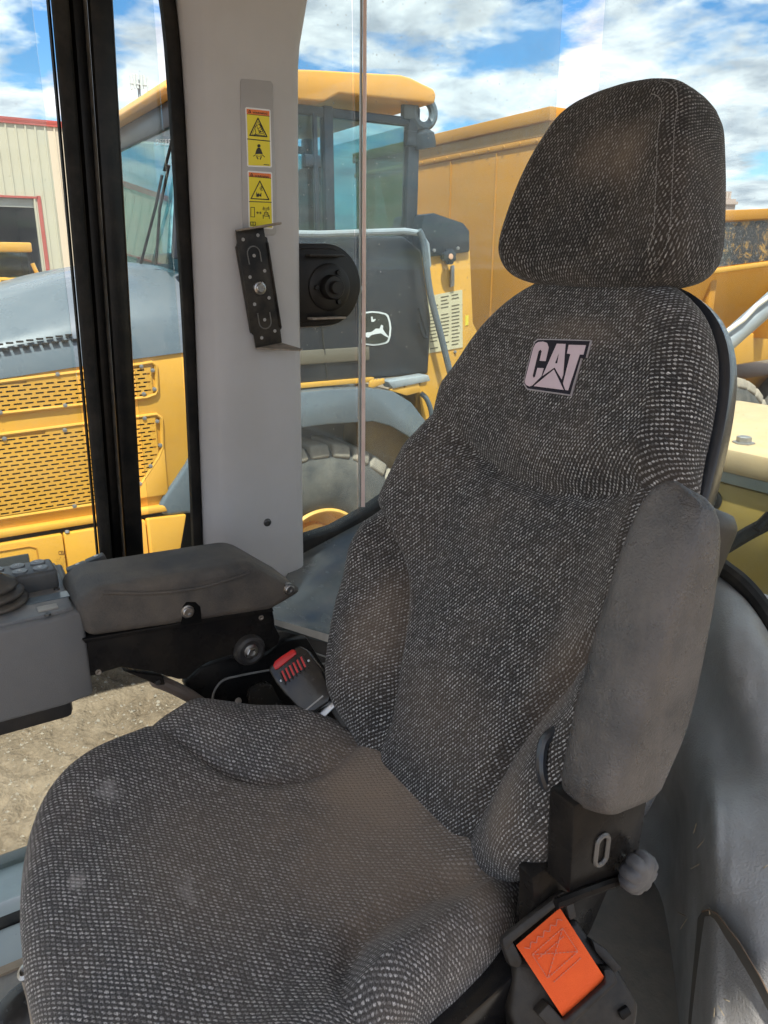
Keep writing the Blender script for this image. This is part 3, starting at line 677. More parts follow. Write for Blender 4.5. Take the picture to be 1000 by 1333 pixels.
dome('trim_screw', 348, 680, 1.400, .0085, SCREW, pillar)
# gasket along the pillar
rows = []
for py in list(range(-260, 781, 40)):
    r_ = interp(PL, py) + 1; l = r_ - lerp(22, 15, sstep(0, 700, py))
    rows.append([onX(lerp(l, r_, s), py, x) for s, x in ((0,1.50),(0,1.455),(.2,1.446),(.8,1.446),(1,1.455),(1,1.50))])
MB().grid(rows).build('window_gasket', RUBBER, cab, ang=50)
# black door post: rubber seal, groove, bead with its highlight painted pale, satin flange
POL = [(-260,34),(0,60),(720,125),(1000,150)]; POR = [(-260,132),(0,147),(720,187),(1000,203)]
def post_rows(sec):
    rr = []
    for py in range(-260, 812, 42):
        l, r_ = interp(POL, py), interp(POR, py); rr.append([onX(lerp(l, r_, s), py, x) for s, x in sec])
    return rr
MB().grid(post_rows([(.0,1.50),(.0,1.450),(.03,1.446),(.06,1.450),(.06,1.49)])).build('post_edge', SATIN, cab)
MB().grid(post_rows([(.07,1.49),(.07,1.448),(.09,1.440),(.13,1.437),(.27,1.437),(.32,1.441),(.34,1.450),(.34,1.49)])).build('door_seal', RUBBER, cab, ang=60)
MB().grid(post_rows([(.34,1.485),(.40,1.478),(.55,1.478),(.57,1.470)])).build('seal_groove', SATIN, cab)
MB().grid(post_rows([(.555,1.47),(.565,1.452),(.585,1.448),(.605,1.452),(.61,1.47)])).build('highlight_bead', PALE_BEAD, cab, ang=70)
MB().grid(post_rows([(.61,1.48),(.62,1.456),(.66,1.452),(.96,1.452),(1.0,1.458),(1.0,1.51)])).build('door_post', SATIN, cab, ang=50)
# ---- glazing
GL1 = glass_mat('tinted_glass', (.90,.955,.95), .05)
GL2 = glass_mat('dusty_hazed_quarter_glass', (.88,.95,.95), .13)  # dust coat strengthened to paint in the haze on this glass too
def pane(name, y0, y1, z0, z1, X, m, th=.005): return MB().box((X, y0, z0), (X + th, y1, z1)).build(name, m, cab)
MB().prism([(1.10,1.76),(1.10,3.62),(-.27,3.62),(-.27,2.352),(-.80,2.352),(-.80,1.76)], 1.480, 1.485, axis='x').build('window_pane', GL1, cab)
pane('window_pane', -.465, -.375, 2.36, 3.62, 1.482, GL1)
pane('window_pane', -.848, -.70, 2.36, 3.62, 1.474, GL2)
pane('window_pane', -1.40, -.856, 2.36, 3.62, 1.480, GL2)
MB().box((.0, -1.455, 2.35), (1.40, -1.450, 3.62)).build('rear_window_pane', GL1, cab)
# pale pink edge of the sliding pane with its clear bead
EDGE = mat('pink_pane_edge', (.80,.62,.57), .3, var=.5, vscale=30, vcol=(.66,.44,.40))
BEAD = mat('clear_bead', (.40,.42,.40), .15, var=.4, vscale=25, spec=.8)
rows = []; rows2 = []
for py in range(-260, 700, 40):
    x = lerp(472.5, 470.0, (py) / 660)
    rows.append([onX(x + d, py, X) for d, X in ((.2,1.475),(.2,1.464),(1.6,1.463),(4.4,1.463),(5.2,1.466),(5.2,1.475))])
    rows2.append([onX(x + d, py, X) for d, X in ((-4,1.474),(-3.6,1.466),(-2,1.463),(-.4,1.466),(-.2,1.474))])
MB().grid(rows).build('pane_edge', EDGE, cab); MB().grid(rows2).build('pane_bead', BEAD, cab, ang=60)
# ---- sill below the quarter window
mb = MB(); poly_px(mb, [(380,712),(396,704),(440,690),(480,668),(520,640),(520,662),(480,690),(440,708),(396,722),(380,728)], 1.455, .05); mb.build('sill_gasket', RUBBER, cab, bevel=.004)
rows = []
for i in range(9):
    s = i / 8; ta, tb = (lerp(382, 560, s), lerp(729, 634, s)), (lerp(340, 470, s), lerp(801, 838, s))
    a, b_ = onX(*ta, 1.452), onX(*tb, 1.20)
    rows.append([a + Vector((.02, 0, .012)), a, a.lerp(b_, .04) - Vector((0,0,.006)), a.lerp(b_, .3) - Vector((0,0,.010)), a.lerp(b_, .6) - Vector((0,0,.010)), a.lerp(b_, .95), b_, b_ - Vector((0,0,.02))])
MB().grid(rows).build('sill_trim', mat('dark_sill_moulding', (.085,.10,.105), .22, var=.6, vscale=12, vcol=(.14,.15,.15), dust=.25, dscale=9, rvar=.1), cab, ang=50)
rows = []
for i in range(7):
    s = i / 6; a = onX(lerp(340, 470, s), lerp(801, 838, s), 1.199); b_ = onX(lerp(340, 470, s), lerp(808, 850, s), 1.197); rows.append([a, b_, b_ + Vector((.02,0,0))])
MB().grid(rows).build('sill_lip', mat('worn_white_lip', (.55,.50,.44), .5, var=.6, vscale=30, vcol=(.35,.31,.27)), cab)
MB().box((1.205, -1.05, 1.80), (1.26, -.40, 2.325)).build('side_wall_panel', BLACK_PL, cab, bevel=.01)
for (a, b_) in (((366,835),(432,858)),((400,866),(440,862))):
    p, q = onX(*a, 1.199), onX(*b_, 1.199); MB().tube([p, q], .0018, 6).build('panel_seam', mat('pale_seam', (.30,.28,.25), .5), cab)
# ---- moulded trim beside and behind the seat
cols = [760, 815, 850, 878, 903, 925, 945, 965, 985, 1010, 1050]
trim_rows = [
 (690, [1.56,1.56,1.55,1.54,1.53,1.52,1.50,1.49,1.48,1.46,1.44]),
 (745, [1.55,1.54,1.53,1.51,1.49,1.46,1.43,1.41,1.40,1.39,1.38]),
 (800, [1.52,1.51,1.50,1.48,1.44,1.38,1.33,1.315,1.31,1.30,1.29]),
 (850, [1.50,1.49,1.48,1.45,1.40,1.33,1.27,1.255,1.25,1.245,1.24]),
 (900, [1.48,1.47,1.45,1.42,1.37,1.32,1.26,1.225,1.215,1.21,1.20]),
 (950, [1.45,1.44,1.42,1.38,1.33,1.29,1.26,1.22,1.19,1.18,1.17]),
 (1000,[1.43,1.42,1.39,1.34,1.27,1.24,1.22,1.20,1.175,1.155,1.14]),
 (1050,[1.40,1.39,1.36,1.31,1.19,1.145,1.13,1.125,1.12,1.11,1.10]),
 (1100,[1.38,1.37,1.34,1.28,1.16,1.105,1.085,1.08,1.075,1.07,1.06]),
 (1150,[1.36,1.35,1.32,1.27,1.16,1.10,1.06,1.05,1.045,1.04,1.03]),
 (1200,[1.34,1.33,1.29,1.22,1.13,1.09,1.055,1.03,1.015,1.01,1.00]),
 (1260,[1.31,1.30,1.25,1.17,1.10,1.07,1.04,1.015,.995,.985,.975]),
 (1340,[1.28,1.26,1.20,1.12,1.07,1.04,1.02,1.00,.98,.965,.955]),
 (1440,[1.24,1.21,1.15,1.08,1.04,1.01,.99,.97,.955,.945,.935])]
GC = [(760,735),(850,735),(925,744),(945,755),(965,772),(985,797),(1010,838),(1050,915)]
trim_rows = [(py, [t + q * sstep(960, 1080, py) for t, q in zip(ts, (.34,.34,.32,.26,.10,0,0,0,0,0,0))]) for py, ts in trim_rows[1:]]
ctl = [[at(c, max(py, interp(GC, c) + 13*i), t) for c, t in zip(cols, ts)] for i, (py, ts) in enumerate(trim_rows)]
fine = [catmull(r_, 4) for r_ in ctl]
fine = [list(x) for x in zip(*[catmull([row[k] for row in fine], 4) for k in range(len(fine[0]))])]
MB().grid(fine).build('side_trim', TRIM, cab, ang=80)
P = [(908,1196),(914,1187),(924,1184),(934,1190),(962,1226),(990,1272),(1010,1312),(1050,1400),(890,1440),(896,1330)]
def tri_t(px, py):
    rr = trim_rows; i = max(k for k in range(len(rr)-1) if rr[k][0] <= py) if py > rr[0][0] else 0
    i = min(i, len(rr)-2); f = (py - rr[i][0]) / (rr[i+1][0] - rr[i][0])
    A = interp(list(zip(cols, rr[i][1])), px); B = interp(list(zip(cols, rr[i+1][1])), px); return lerp(A, B, f)
mb = MB(); Q = [at(x, y, tri_t(x, y) - .028) for x, y in P]; Q2 = [at(x, y, tri_t(x, y) + .02) for x, y in P]; n = len(Q)
mb.add(Q + Q2, [tuple(range(n)), tuple(range(n, 2*n))[::-1]] + [(i, n+i, n+(i+1) % n, (i+1) % n) for i in range(n)])
mb.build('pocket_panel', mat('dark_pocket_panel', (.065,.063,.058), .5, var=.6, vscale=8, vcol=(.11,.10,.085), dust=.35, dscale=5, bump=.2, bscale=300), cab, bevel=.003)
mb = MB(); mb.tube([at(x, y, tri_t(x, y) - .0282) for x, y in P[1:8]], .0011, 6); mb.build('pocket_edge', mat('brown_worn_edge', (.20,.13,.08), .6, var=.7, vscale=50, vcol=(.08,.07,.06)), cab)
# rear window gasket, a thick curved band
gp = catmull([at(760,724,1.55), at(850,724,1.52), at(925,733,1.455), at(947,744,1.425), at(968,761,1.405), at(989,786,1.395), at(1014,828,1.385), at(1054,905,1.375)], 6)
MB().tube(gp, .017, 10).build('rear_gasket', RUBBER, cab)
# bits of dried grass caught on the trim
rnd = random.Random(5); mb = MB()
for (x, y) in ((905,1078),(913,1098),(890,1203),(887,1190),(905,1128),(997,1128),(924,1186),(930,1318),(946,1302),(939,1316)):
    a = rnd.uniform(-1.2, 1.2) + 1.57; l = rnd.uniform(3, 8); dx, dy = math.cos(a)*l, math.sin(a)*l
    p, q, m_ = at(x - dx, y - dy, tri_t(x - dx, y - dy) - .012), at(x + dx, y + dy, tri_t(x + dx, y + dy) - .012), at(x, y, tri_t(x, y) - .017)
    mb.tube([p, m_, q], .0007, 4)
setp(mb.build('dried_grass_bits', mat('dry_straw', (.52,.43,.30), .8), None, flat=True), 'short bits of dried grass scattered on grey side trim', 'grass', kind='stuff')
# floor, sill strips, roof, rear wall
mb = MB(); mb.box((-.25,-1.45,1.66),(1.30,1.10,1.75)); mb.build('cab_floor', FLOOR_M, cab)
mb = MB(); mb.box((1.302,-1.2,1.64),(1.60,1.10,1.752)); mb.build('door_sill', SILL, cab, bevel=.006)
mb = MB(); mb.box((1.414,-1.2,1.750),(1.443,1.10,1.758)); mb.build('sill_rubber_strip', RUBBER, cab, bevel=.002)
mb = MB(); mb.box((1.590,-1.2,1.64),(1.625,1.10,1.765)); mb.build('sill_edge', mat('dark_sill_edge', (.10,.12,.12), .4, var=.4, vscale=9, dust=.3), cab, bevel=.006)
mb = MB(); mb.box((1.300,-1.2,1.750),(1.318,1.10,1.756)); mb.build('sill_joint', mat('dirt_line', (.36,.28,.20), .9, var=.6, vscale=30), cab)
mb = MB(); mb.box((-.26,-1.55,3.64),(1.60,.72,3.72)); mb.build('cab_roof', GREY_TR, cab, bevel=.02)  # unseen roof, its edges set to keep direct sun off the seat
mb = MB(); mb.box((-.12,-1.50,1.66),(1.60,-1.46,2.33)); mb.build('rear_wall', TRIM, cab)
# ================================================================== warning labels on the pillar
YEL = mat('label_yellow', (.80,.66,.02), .35); ORG = mat('label_orange', (.78,.19,.03), .35); WHT = mat('label_white', (.78,.78,.78), .35); INK = mat('label_ink', (.02,.02,.015), .5)
def text_verts(body, size=1.0, bold=0.0):
    cu = bpy.data.curves.new('lettering', 'FONT'); cu.body = body; cu.size = size; cu.offset = bold; cu.resolution_u = 2
    ob = bpy.data.objects.new('lettering', cu); COL.objects.link(ob)
    dg = bpy.context.evaluated_depsgraph_get(); me = ob.evaluated_get(dg).to_mesh()
    v = [x.co.copy() for x in me.vertices]; f = [tuple(p.vertices) for p in me.polygons]
    ob.evaluated_get(dg).to_mesh_clear(); bpy.data.objects.remove(ob); bpy.data.curves.remove(cu); return v, f
def text_on(name, body, fn, box, m, parent, bold=.0):
    """flat lettering stretched into box (x0,y0,x1,y1) of the mapping fn(x, y) -> point"""
    v, f = text_verts(body, 1.0, bold)
    xs = [p.x for p in v]; ys = [p.y for p in v]; x0, y0, x1, y1 = box
    pts = [fn(lerp(x0, x1, (p.x - min(xs)) / (max(xs) - min(xs))), lerp(y0, y1, (max(ys) - p.y) / (max(ys) - min(ys)))) for p in v]
    return MB().add(pts, f).build(name, m, parent, flat=True)
def zline(mb, a, b_, wd, lift, m=None):
    a, b_ = Vector((*a, 0)), Vector((*b_, 0)); d = (b_ - a).normalized() * wd / 2; q = Vector((-d.y, d.x, 0)); a -= d*.6; b_ += d*.6
    P = [zp(p.x, p.y, lift) for p in (a+q, b_+q, b_-q, a-q)]; mb.add(P, [(0,1,2,3)])
def zdisc(mb, c, r, lift, n=14): mb.add([zp(c[0] + r*math.cos(2*math.pi*i/n), c[1] + r*math.sin(2*math.pi*i/n), lift) for i in range(n)], [tuple(range(n))])
L1 = zpoly([(178,306),(186,299),(368,317),(377,326),(389,766),(381,776),(203,769),(193,760)], .0030, .0006).build('warning_label', WHT, None)
setp(L1, 'upper yellow warning label with seat belt pictogram on grey pillar', 'warning label', 'warning labels on the pillar')
zpoly([(188,312),(368,330),(369,372),(190,352)], .0033).build('orange_header', ORG, L1)
zpoly([(190,354),(369,374),(372,565),(197,547)], .0033).build('yellow_panel', YEL, L1)
zpoly([(197,553),(372,571),(378,765),(203,757)], .0033).build('yellow_panel', YEL, L1)
text_on('warning_lettering', 'WARNING', lambda x, y: zp(x, y + (x-188)*.1, .0036), (235,328,352,343), INK, L1, .02)
mb = MB()
zline(mb, (203,340), (213,322), 5, .0036); zline(mb, (213,322), (222,342), 5, .0036); zline(mb, (203,340), (222,342), 5, .0036)
zline(mb, (191,353), (369,372), 4, .0036)
zline(mb, (195,550), (372,568), 7, .0036)
for w_, sh_ in ((9, 0), (3, 16)):
    A, B, Cc = (278,386+sh_*1.6), (214+sh_,521-sh_*.45), (349-sh_,532-sh_*.45)
    zline(mb, A, B, w_, .0036); zline(mb, B, Cc, w_, .0036); zline(mb, Cc, A, w_, .0036)
for a, b_ in (((268,445),(292,432)),((292,432),(318,488)),((318,488),(290,502)),((290,502),(268,445)),((276,470),(305,455)),((284,488),(312,470)),((255,470),(262,500)),((262,500),(250,520)),((250,520),(262,508)),((262,515),(320,505)),((300,440),(308,455))): zline(mb, a, b_, 4, .0036)
zdisc(mb, (258,455), 5, .0036); zdisc(mb, (297,493), 7, .0036)
zdisc(mb, (286,604), 13, .0036)
mb.add([zp(*p, .0036) for p in [(278,618),(294,620),(304,634),(316,672),(290,668),(256,670),(266,634)]], [tuple(range(7))])
zline(mb, (243,686), (258,675), 6, .0036); zline(mb, (314,676), (330,692), 6, .0036)
zline(mb, (268,688), (278,708), 8, .0036); zline(mb, (305,690), (296,710), 8, .0036); zline(mb, (258,676), (286,688), 3, .0036); zline(mb, (286,688), (314,678), 3, .0036)
for i in range(6): zline(mb, (325 + i*7.5, 752 + i*.7), (329 + i*7.5, 752.5 + i*.7), 6, .0036)
mb.build('pictogram', INK, L1, flat=True)
L2 = zpoly([(196,808),(203,800),(382,812),(390,822),(399,1250),(392,1262),(215,1250),(206,1242)], .0030, .0006).build('warning_label', WHT, None)
setp(L2, 'lower yellow warning label directly above the black bracket on pillar', 'warning label', 'warning labels on the pillar')
zpoly([(205,812),(380,826),(381,860),(206,845)], .0033).build('orange_header', ORG, L2)
zpoly([(206,848),(381,863),(384,1048),(211,1042)], .0033).build('yellow_panel', YEL, L2)
zpoly([(211,1047),(384,1053),(390,1250),(215,1240)], .0033).build('yellow_panel', YEL, L2)
text_on('warning_lettering', 'WARNING', lambda x, y: zp(x, y + (x-205)*.08, .0036), (250,829,366,845), INK, L2, .02)
mb = MB()
zline(mb, (219,840), (229,822), 5, .0036); zline(mb, (229,822), (240,842), 5, .0036); zline(mb, (219,840), (240,842), 5, .0036)
zline(mb, (206,846), (381,861), 4, .0036); zline(mb, (210,1044), (384,1050), 7, .0036)
A, B, Cc = (293,882), (224,1020), (364,1029)
for a, b_ in ((A,B),(B,Cc),(Cc,A)): zline(mb, a, b_, 8, .0036)
mb.add([zp(*p, .0036) for p in [(265,965),(275,985),(285,975),(292,990),(306,972),(304,1010),(292,1000),(280,1008),(265,1005)]], [tuple(range(9))])
for a, b_ in (((292,935),(306,962)),((300,930),(314,958)),((305,922),(312,940))): zline(mb, a, b_, 4, .0036)
for a, b_ in (((222,1090),(250,1090)),((250,1090),(252,1166)),((252,1166),(222,1164)),((222,1164),(222,1090)),
              ((268,1132),(304,1134)),((268,1132),(278,1124)),((268,1132),(278,1141)),((304,1134),(295,1125)),((304,1134),(295,1143)),
              ((342,1095),(342,1125)),((330,1130),(355,1130)),((330,1130),(326,1155)),((355,1130),(360,1156)),((322,1158),(362,1160)),((318,1150),(320,1178)),((366,1152),(368,1180)),((330,1092),(326,1112)),((354,1092),(358,1112)),((322,1086),(318,1108)),((362,1086),(366,1108)),((334,1142),(352,1143)),
              ((220,1205),(258,1206)),((258,1206),(259,1232)),((259,1232),(221,1230)),((221,1230),(220,1205)),((239,1208),(240,1230))): zline(mb, a, b_, 5, .0036)
mb.build('pictogram', INK, L2, flat=True)
# ================================================================== folded steel bracket on the pillar
bo = onX(337, 375, 1.392); up_ = (onX(327, 297, 1.392) - onX(352, 449, 1.392)).normalized()
_t = frame(bo, up_, (0, -1, 0)); BRM = Matrix((_t.col[1], _t.col[0], _t.col[2], _t.col[3])).transposed()            # x to the picture's right, y up, z towards the seat? flipped below
if BRM.col[2].x > 0: BRM = BRM @ Matrix.Diagonal((1, 1, -1, 1))
brk = thing('steel_bracket', 'slotted black steel bracket with bent ends screwed to grey pillar', 'bracket', tuple(bo))
PAINT = mat('scuffed_black_steel', (.008,.008,.009), .45, spec=.3, var=.5, vcol=(.035,.032,.03), vscale=30, dust=.12, dscale=15)
RUSTY = mat('dusty_worn_shelf', (.30,.25,.20), .6, var=.8, vscale=60, vcol=(.10,.085,.07), bump=.3, bscale=300)
hw_, hh_ = .030, .106
mb = MB(BRM); mb.prism([(-hw_+.003,hh_),(hw_-.002,hh_),(hw_-.002,hh_-.018),(hw_+.002,hh_-.02),(hw_+.002,-hh_+.026),(hw_-.001,-hh_+.024),(hw_-.002,-hh_),(-hw_+.003,-hh_),(-hw_+.003,-hh_+.024),(-hw_,-hh_+.026),(-hw_,hh_-.026),(-hw_+.002,hh_-.022)], 0, .003)
plate = mb.build('bracket_plate', PAINT, brk, bevel=.0008)
for s in (-1, 1): MB(BRM).box((s*hw_ - .0015, -hh_+.028, -.004), (s*hw_ + .0015, hh_-.028, .0065)).build('side_flange', PAINT, brk, bevel=.001)
for s in (1, -1):
    mb = MB(BRM); y = s*hh_; k = 1 if s > 0 else 1.25; tl = .003 if s > 0 else -.011
    mb.add([(-hw_+.003,y,0),(hw_-.002,y,0),(hw_+.018,y+.001*s+tl,.040*k),(hw_+.008,y+.001*s+tl,.047*k),(-hw_+.006,y+.0005,.014*k),
            (-hw_+.003,y-.003,0),(hw_-.002,y-.003,0),(hw_+.018,y-.003+tl,.040*k),(hw_+.008,y-.003+tl,.047*k),(-hw_+.006,y-.003,.014*k)],
           [(0,1,2,3,4),(9,8,7,6,5),(0,5,6,1),(1,6,7,2),(2,7,8,3),(3,8,9,4),(4,9,5,0)])
    mb.build('bent_end', RUSTY, brk, bevel=.0008)
HOLE = mat('hole_grey', (.33,.32,.315), .6)
for (x, y) in ((-.016,.088),(.014,.092),(.0,.058),(-.015,.022),(.016,.029),(-.015,-.027),(.016,-.020),(.0,-.058),(-.012,-.090),(.017,-.082)):
    MB(BRM).lathe([(.0032,.0028),(.0032,.0034),(.0003,.0034)], (x, y, 0), (0,0,1), 14).build('rivet_hole', HOLE, brk)
for s in (1, -1):
    pts = [(-.012, s*.044, .0032), (-.0125, s*.060, .0032)] + [(-.0125*math.cos(t), s*(.062 + .0125*math.sin(t)), .0032) for t in [math.pi*i/8 for i in range(9)]] + [(.0125, s*.060, .0032), (.0125, s*.046, .0032)]
    MB(BRM).tube(pts, .0012, 6).build('pressed_slot', mat('worn_edge_steel', (.16,.155,.15), .4, metal=.4), brk)
mb = MB(BRM); mb.lathe([(.013,.002),(.013,.004),(.0115,.0065),(.0085,.0075),(.0083,.011),(.0068,.0125),(.0035,.0125),(.0033,.0095),(.0003,.0095)], (0, 0, 0), (0,0,1), 26); mb.build('socket_bolt', STEEL, brk, ang=30)
# ================================================================== round black motor housing beside the pillar
mc = onX(424, 371, 1.43); MM = frame(mc, (0, -1, 0), (0, 0, 1))
if MM.col[2].x > 0: MM = MM @ Matrix.Diagonal((1, 1, -1, 1))
mot = thing('round_motor_housing', 'round black motor housing with central hub behind grey pillar', 'motor housing', tuple(mc))
def stad(r, xl, n=26): return [(r*math.cos(t), r*math.sin(t)) for t in [-math.pi/2 + math.pi*i/n for i in range(n+1)]] + [(xl, r*.98), (xl, -r*1.02)]
MOT = mat('motor_black_paint', (.006,.006,.0065), .38, spec=.3, var=.5, vcol=(.02,.018,.016), vscale=20, dust=.03, dscale=12, bump=.05)
MB(MM).prism(stad(.080, -.09), -.012, .004).build('housing_plate', MOT, mot, bevel=.004)
MB(MM).prism(stad(.070, -.09), .0, .009).build('housing_step', MOT, mot, bevel=.003)
for y, z in ((.056, .030), (-.063, .034)):
    MB(MM).box((-.048, y-.002, .004), (.028, y+.002, z)).build('housing_ledge', RUSTY if y < 0 else PAINT, mot, bevel=.001)
MB(MM).lathe([(.046,.006),(.046,.013),(.043,.015),(.024,.0155),(.0235,.030),(.021,.034),(.013,.0345),(.0125,.043),(.0115,.045),(.0003,.045)], (.003, -.004, 0), (0,0,1), 36).build('hub', MOT, mot, ang=40)
for a in (60, 180, -60):
    MB(MM).lathe([(.005,.012),(.005,.020),(.004,.0215),(.0003,.0215)], (.003 + .033*math.cos(R(a)), -.004 + .033*math.sin(R(a)), 0), (0,0,1), 12).build('hub_bolt', MOT, mot)
# ================================================================== right-hand control console with padded armrest
XC = S.x + .36
CON_G = mat('console_grey_plastic', (.15,.152,.155), .55, var=.4, vscale=8, vcol=(.18,.175,.17), bump=.3, bscale=600, dust=.22, dcol=(.24,.21,.18), dscale=7)
CON_T = mat('console_top_plate', (.13,.14,.15), .38, var=.5, vscale=12, vcol=(.22,.20,.18), dust=.5, dcol=(.30,.25,.20), dscale=14, rvar=.1)
PAD = mat('worn_armrest_skin', (.055,.052,.050), .62, var=1.0, vscale=16, vcol=(.11,.096,.083), bump=.7, bscale=380, dust=.6, dcol=(.20,.16,.12), dscale=9)
con = thing('control_console', 'grey joystick console with worn padded armrest and black pivot arm', 'console', (XC + .1, -.25, 2.33))
def prof_px(pts, X=XC): return [(p.y, p.z) for p in (onX(*q, X) for q in pts)]
pp = [(113,833),(98,786),(130,766),(330,732),(399,771),(352,798)]
MB().prism(prof_px(pp), XC, XC + .135, axis='x').build('armrest_pad', PAD, con, bevel=.017, seg=5, ang=60)
MB().prism(prof_px([(237,814),(238,790),(243,784),(255,784),(261,790),(263,810)], XC - .0012), XC - .0012, XC + .02, axis='x').build('bolt_notch_shade', mat('notch_shade_black', (.006,.006,.006), .9, spec=.1), con, bevel=.0008)  # black plate on the pad stands for the shaded notch
mb = MB(); mb.tube(catmull([onX(135,772,XC-.001), onX(200,772,XC-.0015), onX(260,765,XC-.0015), onX(318,748,XC-.0015), onX(322,744,XC-.0005)], 6), .0028, 8); mb.build('pad_crease', PAD, con)
MB().prism(prof_px([(115,836),(150,832),(358,794),(361,806),(362,818),(369,832),(366,843),(352,852),(338,853),(300,858),(276,866),(262,874),(246,889),(236,889),(200,879),(160,873),(118,886)]), XC + .012, XC + .034, axis='x').build('pivot_arm', BLACK_MET, con, bevel=.003)
MB().prism(prof_px([(108,834),(356,792),(358,797),(112,839)]), XC + .004, XC + .10, axis='x').build('arm_top_flange', BLACK_MET, con, bevel=.001)
c0 = onX(324, 845, XC + .012)
MB().lathe([(.028,-.004),(.028,.004),(.025,.010),(.020,.012),(.0145,.010),(.0145,.0095)], c0, (-1,0,0), 32).build('pivot_boss', BLACK_PL, con, ang=40)
MB().lathe([(.0125,.006),(.0125,.0115),(.0115,.012),(.0003,.012)], c0, (-1,0,0), 28).build('pivot_washer', STEEL, con)
MB().lathe([(.0095,.012),(.0095,.017),(.0085,.018),(.005,.018),(.005,.014),(.0003,.014)], c0, (-1,0,0), 6).build('pivot_nut', STEEL, con, flat=True)
for (x, y, r_) in ((244,796,.0085),(376,767,.0085)):
    q = onX(x, y, XC + (-.001 if x < 300 else .001)); MB().lathe([(r_*1.25,-.006),(r_*1.25,.0015),(r_,.002),(r_,.006),(r_*.85,.007),(r_*.45,.007),(r_*.4,.004),(.0003,.004)], q, (-1,0,0), 18).build('pad_bolt', STEEL, con, ang=30)
for (x, y) in ((340,804),(128,875)):
    MB().lathe([(.0045,-.002),(.0045,.001),(.003,.0012),(.0003,-.001)], onX(x, y, XC + .0115), (-1,0,0), 14).build('arm_screw', mat('tarnished_screw', (.30,.26,.22), .5, metal=.5), con)
# console box with chamfered corner (plan view polygon extruded upwards)
zt, zb = 2.512, 2.368
ys = onX(110, 800, XC).y; yc = onX(68, 805, XC).y
MB().prism([(XC, .45), (XC, yc), (XC + .010, ys), (XC + .23, ys - .01), (XC + .23, .45)], zb, zt).build('console_box', CON_G, con, bevel=.006, seg=3)
MB().prism([(XC + .012, .45), (XC + .012, yc + .006), (XC + .018, ys + .012), (XC + .225, ys + .002), (XC + .225, .45)], zt - .01, zt + .005).build('top_plate', CON_T, con, bevel=.002)
MB().box((XC + .02, ys + .03, zb - .035), (XC + .21, .45, zb + .01)).build('under_tray', BLACK_PL, con, bevel=.01)
ZT = zt + .005
def ont(px, py, z=ZT): return onZ(px, py, z)
# button pad with two rows of round keys
bp_ = ont(78, 764)
kx, ky = bp_.x, bp_.y
KP = MB().box((kx, ky, ZT - .004), (kx + .062, ky + .20, ZT + .030)).build('button_pad', mat('keypad_plastic', (.055,.065,.075), .42, var=.4, vscale=20, dust=.25, dscale=12), con, bevel=.006, seg=3)
KEY = mat('key_plastic', (.11,.125,.14), .33, var=.3, vscale=40, dust=.2, dscale=30); LEG = mat('key_legend', (.6,.62,.62), .5)
for i in range(4):
    for j in range(2):
        c = Vector((kx + .018 + .027*j, ky + .022 + .030*i, ZT + .0295))
        k = MB().lathe([(.0115,-.002),(.0115,.0016),(.0105,.003),(.0003,.0034)], c, (0,0,1), 22).build('round_key', KEY, KP, ang=50)
        mb = MB()
        for q in range(3): mb.cbox((c.x - .003 + .003*q, c.y + .002*(q % 2), c.z + .0036), (.0012, .005, .0006))
        mb.build('key_symbol', LEG, KP, flat=True)
# joystick bellows
jb = ont(-2, 803)
prof = [(.052,0),(.064,.003),(.066,.008),(.062,.012),(.050,.015),(.058,.019),(.060,.024),(.056,.028),(.044,.031),(.050,.036),(.050,.041),(.044,.046),(.034,.052),(.024,.060),(.018,.070),(.016,.095),(.0003,.096)]
MB().lathe([(r_*.8, h*.8) for r_, h in prof], (jb.x + .050, jb.y + .004, ZT), (0,0,1), 40).build('joystick_boot', mat('boot_rubber', (.035,.037,.040), .45, var=.5, vcol=(.10,.08,.06), vscale=30, dust=.3, dscale=15), con, ang=70)
MB().tube([(jb.x + .055, jb.y + .012, ZT + .07), (jb.x + .06, jb.y + .02, ZT + .16)], .009).build('joystick_lever', BLACK_PL, con)
# recessed clear label, pale badge, screw, rocker switches
q0, q1 = ont(33, 787), ont(92, 770)
MB().box((q0.x - .004, q1.y - .002, ZT - .001), (q1.x + .004, q0.y, ZT + .0012)).build('clear_label', mat('clear_label_film', (.16,.20,.23), .12, var=.3, vscale=30), con)
q = ont(62, 792); MB().cbox((q.x, q.y, ZT + .0012), (.018, .028, .003)).build('pale_badge', mat('pale_badge_metal', (.38,.36,.32), .5, var=.4, vscale=60), con, bevel=.001)
for (x, y) in ((62,800),(74,767)):
    MB().lathe([(.005,-.001),(.0045,.002),(.002,.0022),(.0003,.0012)], ont(x, y), (0,0,1), 14).build('plate_screw', SCREW, con)
for (x, y) in ((104,748),(128,737)):
    q = ont(x, y); M_ = frame(q, (1,0,0), (0,1,0)) @ Matrix.Rotation(R(-14), 4, 'X')
    sw = MB(M_).box((-.008,-.016,-.004),(.010,.016,.018)).build('rocker_switch', mat('rocker_plastic', (.05,.058,.066), .4, var=.3, vscale=30, dust=.3, dscale=20), con, bevel=.003)
    MB(M_).lathe([(.0035,0),(.0035,.0006),(.0003,.0006)], (.002,-.003,.0182), (0,0,1), 14).build('switch_window', LEG, sw)
